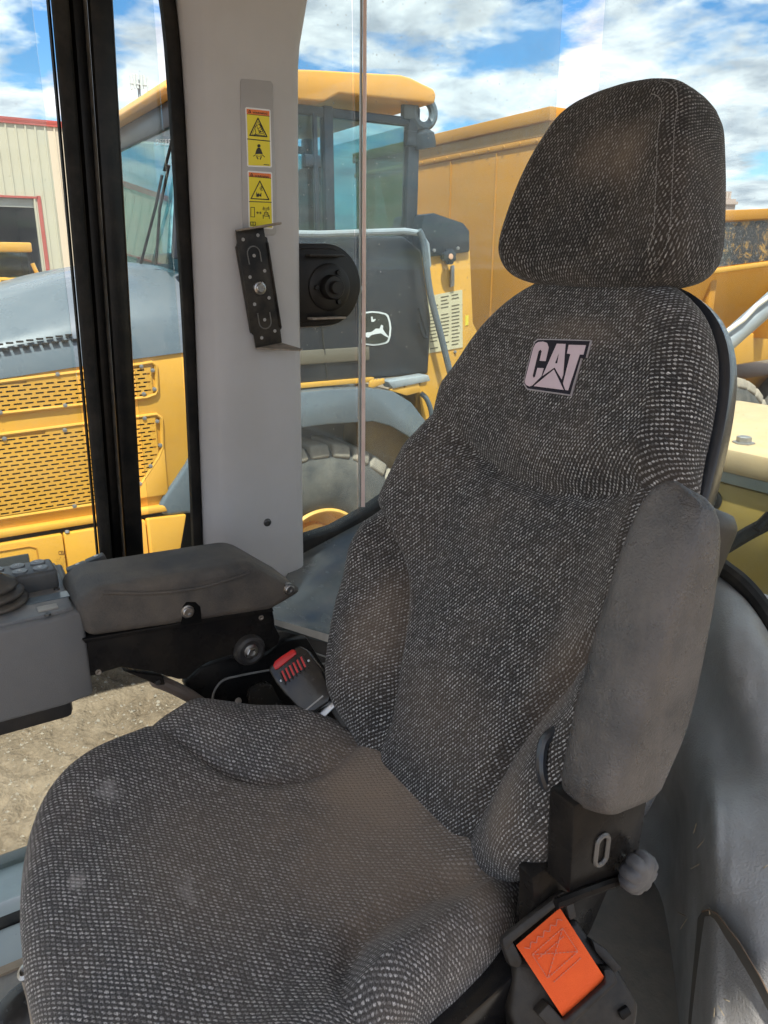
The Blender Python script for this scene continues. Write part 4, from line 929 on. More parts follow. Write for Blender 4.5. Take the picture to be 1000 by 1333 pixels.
# lower mounting plate, guard and lever below the arm
MB().prism(prof_px([(262,870),(300,858),(345,856),(372,835),(400,830),(430,880),(450,960),(300,960),(262,940),(246,905),(240,890)], XC + .05), XC + .05, XC + .07, axis='x').build('mounting_plate', BLACK_MET, con, bevel=.004)
pts = catmull([onX(276,918,XC+.046), onX(279,900,XC+.046), onX(290,886,XC+.046), onX(310,880,XC+.046), onX(352,872,XC+.046)], 6)
MB().tube(pts, .0022, 6).build('plate_edge', mat('worn_plate_edge', (.22,.21,.20), .45), con)
MB().prism(prof_px([(326,940),(325,905),(330,897),(342,893),(356,892),(380,940)], XC + .03), XC + .03, XC + .05, axis='x').build('slide_cover', GLOSSB, con, bevel=.004)
MB().lathe([(.006,0),(.0055,.004),(.0003,.005)], onX(310, 912, XC + .048), (-1,0,0), 14).build('plate_screw', mat('pale_screw', (.5,.45,.40), .5), con)
pts = catmull([onX(196,884,XC+.03), onX(214,890,XC+.028), onX(232,898,XC+.024), onX(250,908,XC+.02), onX(272,924,XC+.02)], 5)
MB().tube(pts, [.006,.008] + [.011]*(len(pts)-2), 10).build('release_lever', mat('brown_dusty_lever', (.10,.075,.06), .6, var=.6, vcol=(.2,.15,.12), vscale=20), con)
MB().prism(prof_px([(160,873),(212,880),(216,893),(206,892)], XC + .02), XC + .018, XC + .035, axis='x').build('lever_tab', BLACK_MET, con, bevel=.002)
MB().lathe([(.005,-.002),(.005,.003),(.0003,.0035)], onX(205, 888, XC + .018), (-1,0,0), 6).build('arm_screw', SCREW, con)
# seat slide hardware at the lower left corner
sl_ = at(30, 1310, 1.05)
MB().lathe([(.075,-.03),(.078,.0),(.07,.02),(.05,.03),(.0003,.032)], at(52, 1345, 1.06), (-.3,.3,.9), 28).build('seat_slide_cap', GLOSSB, seat)
MB().tube([at(35,1268,1.04), at(44,1300,1.02), at(52,1345,1.0)], .0085, 10).build('seat_slide_rod', RUSTY, seat)
MB().lathe([(.011,-.004),(.011,.004),(.006,.006),(.006,.001),(.0003,.001)], at(34,1266,1.035), (-.2,.5,.8), 18).build('seat_slide_collar', STEEL, seat)
# ================================================================== ground of the yard
def hash2(i, j): 
    v = math.sin(i * 127.1 + j * 311.7) * 43758.5453; return v - math.floor(v)
def vnoise(x, y):
    i, j = math.floor(x), math.floor(y); fx, fy = x - i, y - j; fx = fx*fx*(3-2*fx); fy = fy*fy*(3-2*fy)
    return lerp(lerp(hash2(i,j), hash2(i+1,j), fx), lerp(hash2(i,j+1), hash2(i+1,j+1), fx), fy)
def ground_h(x, y):
    h = .05 * (vnoise(x*.9, y*.9) - .5) + .030 * (vnoise(x*3.1, y*3.1) - .5) + .016 * (vnoise(x*9, y*9) - .5) + .010 * (vnoise(x*23, y*23) - .5)
    # tyre imprints: rows of lug pads in three passes running along the yard
    for (cx, slope, ph) in ((4.15, .10, 0), (4.95, .06, .13), (5.75, .02, .07), (3.4, .12, .2)):
        u = x - cx - slope * y; 
        if abs(u) < .36:
            row = (y + ph + abs(u) * .55) / .19; f = row - math.floor(row)
            pad = sstep(.0, .14, f) * sstep(.62, .46, f) * sstep(.36, .30, abs(u)) * sstep(.02, .06, abs(u))
            h -= .034 * pad * (.5 + .8 * vnoise(x*2.3 + 5, y*2.3)) + .012
    return h
xs = [-900,-300,-100,-40,-15,-6,-2,0,1.5,2.4] + [2.6 + .03*i for i in range(140)] + [7.2,8.5,11,16,25,40,70,130,260,500,900]
ys_ = [-900,-400,-200,-100,-50,-25,-14,-9,-6,-4.2,-3.2] + [-2.6 + .03*i for i in range(130)] + [1.6,2.4,4,7,12,20,40,80,160,320,900]
GR = bpy.data.materials.new('sandy_yard_gravel'); GR.use_nodes = True
def ground_mat():
    nt = GR.node_tree; N, Lk = nt.nodes, nt.links; b = N['Principled BSDF']; b.inputs['Roughness'].default_value = .95; b.inputs['Specular IOR Level'].default_value = .2
    tc = N.new('ShaderNodeTexCoord')
    def nz(s, d, r_): 
        t = N.new('ShaderNodeTexNoise'); t.inputs['Scale'].default_value = s; t.inputs['Detail'].default_value = d; t.inputs['Roughness'].default_value = r_; Lk.new(tc.outputs['Object'], t.inputs['Vector']); return t
    a = nz(.8, 8, .6); c = nz(14, 8, .7); v = N.new('ShaderNodeTexVoronoi'); v.inputs['Scale'].default_value = 34; Lk.new(tc.outputs['Object'], v.inputs['Vector'])
    r1 = N.new('ShaderNodeValToRGB'); r1.color_ramp.elements[0].color = (.17,.122,.080,1); r1.color_ramp.elements[1].color = (.29,.222,.155,1); r1.color_ramp.elements[0].position = .35; r1.color_ramp.elements[1].position = .68; Lk.new(a.outputs[0], r1.inputs[0])
    r2 = N.new('ShaderNodeValToRGB'); r2.color_ramp.elements[0].color = (.55,.55,.55,1); r2.color_ramp.elements[1].color = (1.2,1.2,1.2,1); r2.color_ramp.elements[0].position = .3; r2.color_ramp.elements[1].position = .7; Lk.new(c.outputs[0], r2.inputs[0])
    m = N.new('ShaderNodeMix'); m.data_type = 'RGBA'; m.blend_type = 'MULTIPLY'; m.inputs[0].default_value = .8; Lk.new(r1.outputs[0], m.inputs[6]); Lk.new(r2.outputs[0], m.inputs[7]); Lk.new(m.outputs[2], b.inputs['Base Color'])
    ad = N.new('ShaderNodeMath'); ad.operation = 'MULTIPLY_ADD'; ad.inputs[1].default_value = .5; Lk.new(v.outputs['Distance'], ad.inputs[0]); Lk.new(c.outputs[0], ad.inputs[2])
    bp = N.new('ShaderNodeBump'); bp.inputs['Strength'].default_value = .8; bp.inputs['Distance'].default_value = .03; Lk.new(ad.outputs[0], bp.inputs['Height']); Lk.new(bp.outputs[0], b.inputs['Normal'])
ground_mat()
g = MB().grid([[(x, y, ground_h(x, y) if 2.3 < x < 7.5 and -3 < y < 1.6 else 0) for y in ys_] for x in xs]).build('ground', GR, None, ang=80)
setp(g, 'sandy gravel yard with tyre tread imprints', kind='structure')

rnd = random.Random(3); mb = MB()
for i in range(5200):
    x, y = rnd.uniform(3.0, 6.6), rnd.uniform(-2.5, 1.2); r_ = rnd.choice((.004,.005,.006,.008,.011,.016)) * rnd.uniform(.7, 1.2); z = ground_h(x, y)
    a = rnd.uniform(0, 6.28); c, s_ = math.cos(a)*r_, math.sin(a)*r_; k = rnd.uniform(.5, .9)
    mb.add([(x+c,y+s_,z),(x-s_*k,y+c*k,z),(x-c,y-s_,z),(x+s_*k,y-c*k,z),(x+r_*.2,y-r_*.1,z+r_*.8),(x-r_*.25,y+r_*.2,z+r_*.7)], [(0,1,5,4),(1,2,5),(2,3,4,5),(3,0,4)])
gs = mb.build('gravel', mat('pebble_stone', (.36,.30,.23), .9, var=.9, vscale=30, vcol=(.22,.19,.16)), None, flat=True, fix=False)
setp(gs, 'loose pale pebbles scattered over the sandy yard', 'gravel', kind='stuff')

# ================================================================== articulated dump truck parked alongside
YELO = mat('dump_truck_yellow', (.68,.345,.04), .42, var=.35, vscale=3, vcol=(.58,.28,.03), coat=.15, dust=.25, dcol=(.50,.33,.14), dscale=2.2, rvar=.08)
YELB = mat('dump_body_yellow', (.50,.215,.012), .5, var=.5, vscale=1.2, vcol=(.41,.175,.015), dust=.22, dcol=(.40,.23,.07), dscale=1.8, streak=.18)
ROOFY = mat('cab_roof_yellow', (.80,.37,.06), .4, var=.3, vscale=2, vcol=(.62,.32,.08), dust=.25, dcol=(.6,.45,.3), dscale=3)
BLUG = mat('blue_grey_hood', (.095,.122,.145), .30, var=.25, vscale=2, vcol=(.12,.145,.165), dust=.18, dcol=(.25,.25,.24), dscale=1.6, coat=.2, rvar=.08)
DARKB = mat('dark_blue_black_panel', (.014,.021,.032), .24, spec=.35, var=.4, vscale=4, vcol=(.028,.034,.042), dust=.15, dcol=(.09,.09,.085), dscale=3)
DARKF = mat('dark_cab_frame', (.026,.035,.047), .35, spec=.35, var=.3, vscale=5, dust=.12, dcol=(.12,.12,.12), dscale=4)
SLOTD = mat('grille_backing', (.012,.012,.012), .9)
TYRE = mat('dusty_tyre_rubber', (.055,.055,.055), .85, var=.8, vscale=5, vcol=(.14,.13,.115), dust=.4, dcol=(.30,.26,.20), dscale=4, bump=.4, bscale=60)
LUGM = mat('dusty_tyre_lug', (.34,.29,.225), .9, var=.7, vscale=12, vcol=(.22,.19,.16), bump=.5, bscale=50)
RIMY = mat('rim_yellow', (.78,.42,.06), .45, var=.4, vscale=8, vcol=(.6,.33,.06), dust=.4, dcol=(.45,.35,.22), dscale=6)
TGL = glass_mat('truck_cab_glass', (.55,.74,.76), .04)
truck = thing('articulated_dump_truck', 'yellow articulated dump truck with blue-grey hood parked alongside the cab', 'dump truck', (6.3, -3.5, 0))
XT = 5.0
# ---- hood
HB = [(-1.80,2.50),(-1.57,2.49),(-.91,2.44),(-.49,2.40),(.7,2.28)]
HT = [(-1.86,2.93),(-1.70,3.00),(-1.45,3.02),(-1.04,2.95),(-.9,2.92),(-.6,2.84),(0,2.66),(.7,2.45)]
rows = []
for i in range(27):
    y = -1.86 + i * .096; zb_, zt_ = interp(HB, y), interp(HT, y); hgt = zt_ - zb_
    rows.append([(XT - .012, y, zb_ - .02), (XT - .008, y, zb_), (XT + .03, y, zb_ + hgt*.30), (XT + .07, y, zb_ + hgt*.42), (XT + .09, y, zb_ + hgt*.47), (XT + .22, y, zb_ + hgt*.74), (XT + .38, y, zb_ + hgt*.93), (XT + .60, y, zt_), (XT + .95, y, zt_ + .02), (XT + 1.5, y, zt_ + .02), (XT + 2.1, y, zt_ - .1), (XT + 2.5, y, zb_)])
MB().grid(rows).build('hood', BLUG, truck, ang=30)
# row of slots along the hood flank
mb = MB()
for r_ in range(2):
    for k in range(26):
        y = .45 - k * .055 + .027 * r_; z = interp(HB, y) + .135 + .03 * r_; x = XT + .018 + .010*r_
        if y < -.93: continue
        mb.box((x - .012, y - .019, z), (x + .01, y + .019, z + .010))
o = mb.build('hood_slots', SLOTD, truck, flat=True); o['kind'] = 'stuff'
# ---- side panel with two perforated grilles
MB().prism([(.7,1.47),(.7,2.27),(-.49,2.385),(-.91,2.425),(-1.57,2.475),(-1.66,2.47),(-1.70,2.2),(-1.66,1.85),(-1.50,1.62),(-1.36,1.47)], XT, XT + .08, axis='x').build('side_panel', YELO, truck, bevel=.012)
def perforated(name, y0, y1, zlo, zhi, X, cut=None):
    pw, ph, sw, sh_ = .064, .0262, .046, .0108
    dark = MB().prism([(y0, zlo(y0)), (y1 + .03, zlo(y1)), (y1 + .03, zhi(y1) - .02), (y0, zhi(y0) - .02)] if cut is None else cut, X + .010, X + .0125, axis='x').build('grille_backing', SLOTD, truck)
    mb = MB(); n = int((y0 - y1) / pw) + 1; zz = min(zlo(y0), zlo(y1)); rws = int((max(zhi(y0), zhi(y1)) - zz) / ph) + 1
    for r_ in range(rws):
        for k in range(-1, n + 1):
            ya = y0 - k*pw + (pw/2 if r_ % 2 else 0); yb = ya - pw; yc = (ya + yb)/2; slope = (zlo(y1) - zlo(y0)) / (y1 - y0)
            z0 = zlo(y0) + slope*(yc - y0) + r_*ph; z1 = z0 + ph; zc = (z0+z1)/2
            if z1 > zhi(yc) + .012: continue
            hole = not (ya > y0 - .0 or yb < y1 + .0 or z1 > zhi(yc) - .0)
            ya = min(ya, y0); yb = max(yb, y1); yc = (ya + yb)/2
            if ya - yb < .004: continue
            def zz_(y, z): return z + slope*(y - yc)
            O = [(X, ya, zz_(ya, z0)), (X, yb, zz_(yb, z0)), (X, yb, zz_(yb, z1)), (X, ya, zz_(ya, z1))]
            if not hole: mb.add(O, [(0,1,2,3)]); continue
            I = [(X, yc + sw/2, zz_(yc + sw/2, zc - sh_/2)), (X, yc - sw/2, zz_(yc - sw/2, zc - sh_/2)), (X, yc - sw/2, zz_(yc - sw/2, zc + sh_/2)), (X, yc + sw/2, zz_(yc + sw/2, zc + sh_/2))]
            D_ = [(X + .008, p[1], p[2]) for p in I]
            mb.add(O + I + D_, [(0,1,5,4),(1,2,6,5),(2,3,7,6),(3,0,4,7),(4,5,9,8),(5,6,10,9),(6,7,11,10),(7,4,8,11)])
    return mb.build(name, YELO, truck, flat=True)
perforated('perforated_grille', .40, -1.36, lambda y: 2.195 - .025*(y + .9), lambda y: 2.375 - .055*(y + .9), XT - .014)
perforated('perforated_grille', .40, -1.36, lambda y: 1.565 - .012*(y + .9), lambda y: 2.055 - .03*(y + .9), XT - .014)
def ridge(pts, r_=.012): 
    P = [(XT - .010, y, z) for y, z in pts]; MB().tube(P, r_, 8).build('grille_border', YELO, truck)
ridge([(.5,2.155),(-1.32,2.20),(-1.375,2.215),(-1.39,2.24),(-1.395,2.40),(-1.37,2.42),(-1.3,2.412),(.5,2.30)])
ridge([(.5,1.54),(-1.10,1.545),(-1.17,1.56),(-1.36,1.80),(-1.39,1.86),(-1.40,2.06),(-1.37,2.085),(-1.3,2.083),(.5,2.022)])
MB().prism([(-1.10,1.54),(-1.40,1.54),(-1.40,1.86),(-1.36,1.80),(-1.17,1.56)], XT - .020, XT, axis='x').build('grille_corner', YELO, truck, bevel=.004)
BOLTM = mat('grille_bolt_zinc', (.32,.31,.30), .4, metal=.6)
for (y, z) in ((-1.37,2.37),(-1.37,2.25),(-1.30,2.225),(-1.30,2.40),(-.82,2.195),(-.46,2.185),(-.80,2.385),(-.46,2.35),(-1.37,2.04),(-1.375,1.88),(-1.30,1.75),(-1.29,2.07),(-.80,2.045),(-.46,2.03),(-.80,1.555),(-1.22,1.64)):
    MB().lathe([(.014,-.004),(.013,.006),(.0003,.009)], (XT - .016, y, z), (-1,0,0), 10).build('grille_bolt', BOLTM, truck)
# ---- lower rail and step boxes
MB().prism([(.7,1.43),(.7,1.475),(-1.36,1.475),(-1.38,1.43)], XT - .05, XT + .1, axis='x').build('lower_rail', YELO, truck, bevel=.012)
MB().box((XT - .03, -1.35, 1.405), (XT + .06, .7, 1.428)).build('rail_gap', SLOTD, truck)
MB().prism([(.7,.98),(.7,1.40),(-.70,1.40),(-.70,.98)], XT - .07, XT + .3, axis='x').build('step_box', YELO, truck, bevel=.012)
MB().prism([(-.706,.98),(-.706,1.40),(-1.22,1.40),(-1.22,.98)], XT - .07, XT + .3, axis='x').build('step_box', YELO, truck, bevel=.012)
MB().prism([(-1.226,1.0),(-1.226,1.405),(-1.50,1.39),(-1.44,1.15),(-1.36,1.0)], XT - .06, XT + .3, axis='x').build('step_box', YELO, truck, bevel=.012)
MB().box((XT - .080, -.49, 1.12), (XT - .06, .2, 1.315)).build('step_opening_shade', mat('opening_shade_dark', (.03,.032,.033), .6), truck, bevel=.006)  # dark plate on the step box stands for its shaded opening
rr = [(XT - .073, y, z) for y, z in ((.3,1.36),(-.50,1.36),(-.54,1.34),(-.545,1.0))]
MB().tube(rr, .004, 6).build('panel_seam', YELB, truck)
MB().lathe([(.012,0),(.010,.005),(.0003,.007)], (XT - .08, -.41, 1.22), (-1,0,0), 10).build('step_bolt', BOLTM, truck)
MB().lathe([(.016,0),(.012,.012),(.0003,.016)], (XT - .06, -.73, 1.405), (0,0,1), 10).build('step_bolt', BOLTM, truck)
def tp(px, py, X=XT - .0712): return onX(px, py, X)
DEC = mat('decal_brown_ink', (.10,.03,.01), .6)
text_on('maker_decal', 'CEA', lambda x, y: tp(x, y), (76,717,85.5,722.5), DEC, truck, .02)
mb = MB()
for i in range(6):
    for k in range(6):
        if hash2(i*3.1, k*7.7) < .25: continue
        x, y = 73 + k*2.6 + (i % 2), 725.5 + i*2.4; q = [tp(x, y), tp(x + 1.3, y - .15), tp(x + 1.3, y + .55), tp(x, y + .7)]; mb.add(q, [(0,1,2,3)])
o = mb.build('decal_print', DEC, truck, flat=True); o['kind'] = 'stuff'
# ---- blue-grey front mudguard end
P = [(206,662),(212,648),(228,625),(242,604),(252,585),(262,585),(268,668),(240,668),(222,671),(210,670)]
MB().prism(prof_px(P, XT - .02), XT - .04, XT + .35, axis='x').build('mudguard_end', BLUG, truck, bevel=.03, seg=3)
MB().tube([(XT - .05, y, z) for y, z in ((-1.66,2.05),(-1.665,1.80),(-1.68,1.74),(-1.74,1.70))], .016, 8).build('grab_handle', BLUG, truck)
# ---- front wheel with dusty lugs
def wheel(cx, cy, cz, R_, rim, X0, X1, nl):
    prof = [(rim*.98, X0+.06),(rim*1.04, X0+.02),(rim*1.12, X0+.0),(rim*1.35, X0-.03),(rim*1.7, X0-.035),(R_*.80, X0-.02),(R_*.90, X0+.01),(R_*.955, X0+.06),(R_*.965, X0+.2),(R_*.965, X1-.1),(R_*.9, X1),(rim, X1)]
    ty = MB().lathe([(r_, h - cx) for r_, h in prof], (cx, cy, cz), (1,0,0), 72, caps=False).build('tyre', TYRE, truck, ang=60)
    rm = [(rim*1.02, X0+.03),(rim*1.05, X0+.0),(rim*1.0, X0-.015),(rim*.95, X0+.0),(rim*.93, X0+.10),(rim*.86, X0+.13),(rim*.84, X0+.19),(rim*.60, X0+.22),(rim*.58, X0+.16),(rim*.3, X0+.14),(.002, X0+.14)]
    MB().lathe([(r_, h - cx) for r_, h in rm], (cx, cy, cz), (1,0,0), 56, caps=False).build('rim', RIMY, truck, ang=40)
    for k in range(nl):
        a = 2*math.pi*k/nl; 
        M_ = Matrix.Translation((X0, cy, cz)) @ Matrix.Rotation(a, 4, 'X')
        sk = .05 * (1 if k % 2 else -1)*0 + .03
        mb = MB(M_); w0 = math.pi * R_ / nl * .80
        mb.add([(-.015,-w0,R_*.885),(-.015,w0*.9,R_*.885),(.02,w0,R_*.985),(.02,-w0*.95,R_*.985),(.30,w0*.9+.06,R_*1.005),(.30,-w0*.7+.06,R_*1.005),(.30,w0*.9+.06,R_*.93),(.30,-w0*.7+.06,R_*.93),(.02,w0,R_*.86),(.02,-w0,R_*.86)],
               [(0,1,2,3),(3,2,4,5),(5,4,6,7),(0,3,5,7,9),(1,8,6,4,2),(0,9,8,1),(9,7,6,8)])
        mb.build('lug', LUGM, truck, bevel=.018, ang=50)
    for k in range(12):
        a = 2*math.pi*k/12; MB().lathe([(.018,0),(.018,-.03),(.0003,-.032)], (X0 + .15, cy + rim*.42*math.cos(a), cz + rim*.42*math.sin(a)), (1,0,0), 6).build('wheel_nut', BOLTM, truck, flat=True)
wheel(5.03, -2.58, .84, .90, .37, 5.03, 5.65, 28)
wheel(5.03, -7.55, .93, .95, .37, 5.03, 5.65, 28)
wheel(5.03, -9.60, .93, .95, .37, 5.03, 5.65, 28)
# ---- mudguard arch over the front wheel
arc = [(-1.70,1.95),(-1.95,2.10),(-2.2,2.15),(-2.6,2.155),(-2.95,2.14),(-3.15,2.10),(-3.32,2.0),(-3.46,1.84),(-3.58,1.60),(-3.62,1.42)]
inn = [(-3.50,1.42),(-3.44,1.58),(-3.32,1.72),(-3.14,1.83),(-2.98,1.885),(-2.6,1.905),(-2.2,1.90),(-1.95,1.86),(-1.78,1.75)]
MB().prism(arc + inn, XT - .09, XT - .05, axis='x').build('mudguard', BLUG, truck, bevel=.012)
rows = [[(x, y, z) for y, z in arc] for x in (XT - .06, XT + .62)]
MB().grid(rows).build('mudguard_top', BLUG, truck, solid=.02, ang=50)
MB().box((XT + .4, -3.9, .7), (XT + 2.3, .5, 1.9)).build('chassis', SLOTD, truck, bevel=.02)
MB().prism([(-2.9,1.1),(-3.6,1.2),(-3.7,1.9),(-3.0,1.9)], XT + .15, XT + .4, axis='x').build('suspension_strut', mat('muddy_frame', (.20,.13,.06), .8, var=.7, vscale=6, vcol=(.35,.22,.08)), truck, bevel=.02)
# ---- cab: lower wall, frame posts, glass, roof
XK = 5.20
MB().prism([(-1.72,2.30),(-1.72,3.02),(-1.80,3.20),(-3.34,3.22),(-3.50,3.12),(-3.60,2.60),(-3.58,2.18),(-2.2,2.18)], XT + .05, XT + .12, axis='x').build('cab_lower_wall', DARKB, truck, bevel=.03, seg=3)
MB().box((XT + .14, -3.52, 2.2), (XT + 1.95, -1.80, 2.36)).build('cab_floor', DARKF, truck)
MB().box((XT + .02, -3.05, 2.165), (XT + .10, -2.0, 2.20)).build('sill_stripe', YELO, truck, bevel=.004)
MB().prism([(-2.38,2.43),(-3.02,2.43),(-3.02,2.33),(-2.38,2.33)], XT + .035, XT + .06, axis='x').build('wall_stripe', mat('bronze_wall_stripe', (.13,.11,.08), .3), truck, bevel=.008)  # bronze-toned stripe across the dark lower wall
MB().tube([(XT + .045, -2.62, 2.75), (XT + .04, -2.63, 2.5), (XT + .045, -2.66, 2.22)], .008, 6).build('cable', SLOTD, truck)
def post(name, pts, wd, X0, X1, m=DARKF):
    (y0, z0), (y1, z1) = pts; MB().prism([(y0 - wd/2, z0), (y0 + wd/2, z0), (y1 + wd/2, z1), (y1 - wd/2, z1)], X0, X1, axis='x').build(name, m, truck, bevel=.012)
for X in (XK, XK + 1.72):
    post('cab_post', ((-1.66,3.05),(-1.80,4.06)), .05, X, X + .08)
    post('cab_post', ((-2.80,3.15),(-2.80,4.06)), .075, X, X + .08)
    post('cab_post', ((-3.50,3.15),(-3.52,4.12)), .10, X, X + .08)
    MB().box((X + .01, -3.5, 3.99), (X + .07, -1.8, 4.05)).build('cab_header', DARKF, truck, bevel=.01)
post('door_bar', ((-2.68,3.2),(-2.68,4.0)), .035, XK - .03, XK)
MB().box((XK - .02, -2.72, 3.66), (XK + .02, -2.60, 3.74)).build('door_hinge', DARKF, truck, bevel=.01)
for (y0, y1) in ((-1.72,-2.76),(-2.84,-3.455)):
    MB().box((XK + .03, y1, 3.2), (XK + .036, y0, 3.995)).build('side_glass', TGL, truck)
    MB().box((XK + 1.75, y1, 2.6), (XK + 1.756, y0, 3.97)).build('far_side_glass', TGL, truck)
MB().box((XK + .1, -3.50, 3.2), (XK + 1.7, -3.494, 4.0)).build('rear_glass', TGL, truck)
mb = MB(); mb.add([(XK + .09, -1.62, 3.02), (XK + 1.71, -1.62, 3.02), (XK + 1.71, -1.76, 4.02), (XK + .09, -1.76, 4.02)], [(0,1,2,3)]); mb.build('windscreen', TGL, truck, solid=.006)
MB().prism([(-1.62,4.03),(-1.66,4.09),(-1.80,4.155),(-2.2,4.20),(-2.6,4.235),(-3.31,4.285),(-3.40,4.275),(-3.60,4.225),(-3.625,4.19),(-3.61,4.13),(-2.82,4.115),(-2.70,4.055),(-1.80,4.02),(-1.64,4.005)], XT + .08, XT + 2.05, axis='x').build('cab_roof', ROOFY, truck, bevel=.03, seg=3)
MB().box((XK + .12, -1.755, 3.86), (XK + 1.68, -1.72, 4.01)).build('roof_visor', DARKF, truck, bevel=.01)
# seat, wheel and dash seen through the glass
mb = MB(); mb.prism([(-2.95,2.9),(-3.15,3.75),(-3.05,3.78),(-2.85,2.95)], XK + .55, XK + 1.05, axis='x'); mb.box((XK + .55, -2.9, 2.7), (XK + 1.05, -2.4, 2.85)); mb.build('driver_seat', SLOTD, truck, bevel=.04)
MB().box((XK + .2, -2.1, 2.36), (XK + 1.6, -1.8, 3.1)).build('dashboard', DARKF, truck, bevel=.05)
MB().tube([(XK + .8 + .2*math.cos(t), -2.25 + .08*math.sin(t), 3.2 + .17*math.sin(t)) for t in [2*math.pi*i/24 for i in range(25)]], .016, 8).build('steering_wheel', SLOTD, truck)
for pts in ([(211,228),(203,268),(183,345)], [(220,215),(208,272),(203,345)], [(226,175),(214,222)]):
    MB().tube([hit(x, y, (0, -1.58, 3.02), (0, 1, .14)) for x, y in pts], .011, 6).build('wiper', SLOTD, truck)
# lettering on the windscreen sun strip
text_on('windscreen_lettering', 'DEERE', lambda x, y: hit(x, y, (0, -1.605, 3.02), (0, 1, .14)), (203,181,222,189), mat('faded_white_print', (.6,.6,.55), .6), truck)
# lifting eye, work lamp
ec = onX(551, 147, XK + .02); MB().tube([(ec.x, ec.y + .092*math.cos(t), ec.z + .092*math.sin(t)) for t in [2*math.pi*i/28 for i in range(29)]], .034, 10, cap=False).build('lifting_eye', BLUG, truck)
MB().cbox((ec.x, ec.y + .13, ec.z + .02), (.06, .12, .16)).build('eye_bracket', BLUG, truck, bevel=.02)
lc = onX(552, 186, XK); MB().lathe([(.03,.10),(.085,.06),(.09,.0),(.085,-.04),(.0003,-.045)], lc, (0,.2,1), 20).build('work_lamp', DARKF, truck)
MB().cbox((lc.x, lc.y + .10, lc.z + .02), (.05, .12, .10)).build('lamp_bracket', DARKF, truck, bevel=.01)
# handrails
RAILM = mat('rail_grey_paint', (.30,.34,.37), .35, var=.4, vscale=10, dust=.3)
MB().tube([(XT, -1.9, 3.21), (XT, -2.6, 3.215), (XT, -3.30, 3.25), (XT, -3.43, 3.24), (XT, -3.50, 3.16), (XT, -3.52, 3.0)], .024, 10).build('handrail', RAILM, truck)
MB().tube([(XT, -2.0, 2.80), (XT, -2.55, 2.745), (XT, -2.80, 2.78), (XT, -2.95, 2.85)], .022, 10).build('handrail', RAILM, truck)
MB().tube(catmull([onX(545,300,XT-.02), onX(552,318,XT-.02), onX(560,380,XT-.03), onX(575,440,XT-.04), onX(592,510,XT-.05), onX(606,570,XT-.06)], 4), .026, 10).build('handrail', BLUG, truck)
MB().tube(catmull([onX(545,400,XT), onX(556,436,XT), onX(551,437,XT), onX(546,420,XT)], 4), .012, 8).build('hose', DARKB, truck)
# leaping-deer emblem in a rounded white frame
def ep(zx, zy, l): return onX(380 + zx*.24, 320 + zy*.24, XT + .046 - l)
EW = mat('emblem_white', (.75,.77,.76), .4); EB = mat('emblem_green_black', (.012,.02,.016), .4)
def zring(pts, lift, m, name):
    P = [ep(*p, lift) for p in pts]; MB().add(P + [p + Vector((.002,0,0)) for p in P], [tuple(range(len(P)))] + [(i, len(P)+i, len(P)+(i+1) % len(P), (i+1) % len(P)) for i in range(len(P))]).build(name, m, truck, flat=True)
ring_o = [(370,368),(400,358),(435,354),(475,357),(512,366),(525,378),(535,410),(540,445),(536,490),(526,520),(512,530),(475,538),(440,541),(400,536),(374,526),(366,490),(363,445),(366,400)]
cxr, cyr = 452, 447
zring(ring_o, .003, EW, 'emblem_frame'); zring([(cxr + (x-cxr)*.89, cyr + (y-cyr)*.91) for x, y in ring_o], .006, EB, 'emblem_ground')
zring([(398,472),(436,466),(456,448),(476,450),(486,428),(496,434),(494,452),(506,470),(524,492),(528,500),(505,488),(484,474),(456,478),(430,484),(418,498),(402,494)], .009, EW, 'emblem_deer')
zring([(432,412),(430,384),(438,384),(441,400),(455,396),(453,404),(444,412)], .009, EW, 'emblem_antler')
# ---- tower between cab and body: dark box, yellow frame, notice sheet, knob
XW = 5.10
def wpoly(name, pts, m, X0, X1, bv=.008): return MB().prism(prof_px(pts, X0), X0, X1, axis='x').build(name, m, truck, bevel=bv)
wpoly('tower_frame', [(556,330),(612,325),(616,420),(640,470),(640,640),(560,640),(545,505),(552,490)], YELO, XW, XW + .25)
wpoly('filter_box', [(551,336),(548,300),(553,279),(566,277),(604,290),(612,300),(612,328),(557,335)], DARKB, XW - .03, XW + .4, .015)
wpoly('notice_sheet', [(555,386),(602,377),(602.5,452),(557,460)], mat('cream_notice', (.62,.55,.36), .6, var=.4, vscale=20, vcol=(.5,.43,.27)), XW - .006, XW - .002, 0)
mb = MB()
for c in range(3):
    for i in range(15):
        if hash2(c*5.3, i*2.9) < .12: continue
        x0 = 560 + c*14; y0 = 389 + i*4.6 - c*2.6; wd = 8 + 3*hash2(i, c)
        mb.add([onX(x0, y0, XW - .0075), onX(x0 + wd, y0 - wd*.19, XW - .0075), onX(x0 + wd, y0 + 1.5 - wd*.19, XW - .0075), onX(x0, y0 + 1.5, XW - .0075)], [(0,1,2,3)])
o = mb.build('notice_print', mat('notice_ink', (.12,.10,.06), .7), truck, flat=True); o['kind'] = 'stuff'
kc_ = onX(582, 334, XW - .05); M_ = frame(kc_, (0,1,0), (0,0,1)); rows = []
for (rr_, h) in ((.015,.05),(.035,.048),(.06,.04),(.062,.015),(.04,.0)):
    rows.append([(rr_*(1 - .14*max(0, math.cos(8*a))**2)*math.cos(a), rr_*(1 - .14*max(0, math.cos(8*a))**2)*math.sin(a), -h) for a in [2*math.pi*i/48 for i in range(48)]])
mb = MB(M_).grid(rows, close=True); mb.f.append(list(range(48))); mb.build('star_knob', DARKB, truck, ang=50)
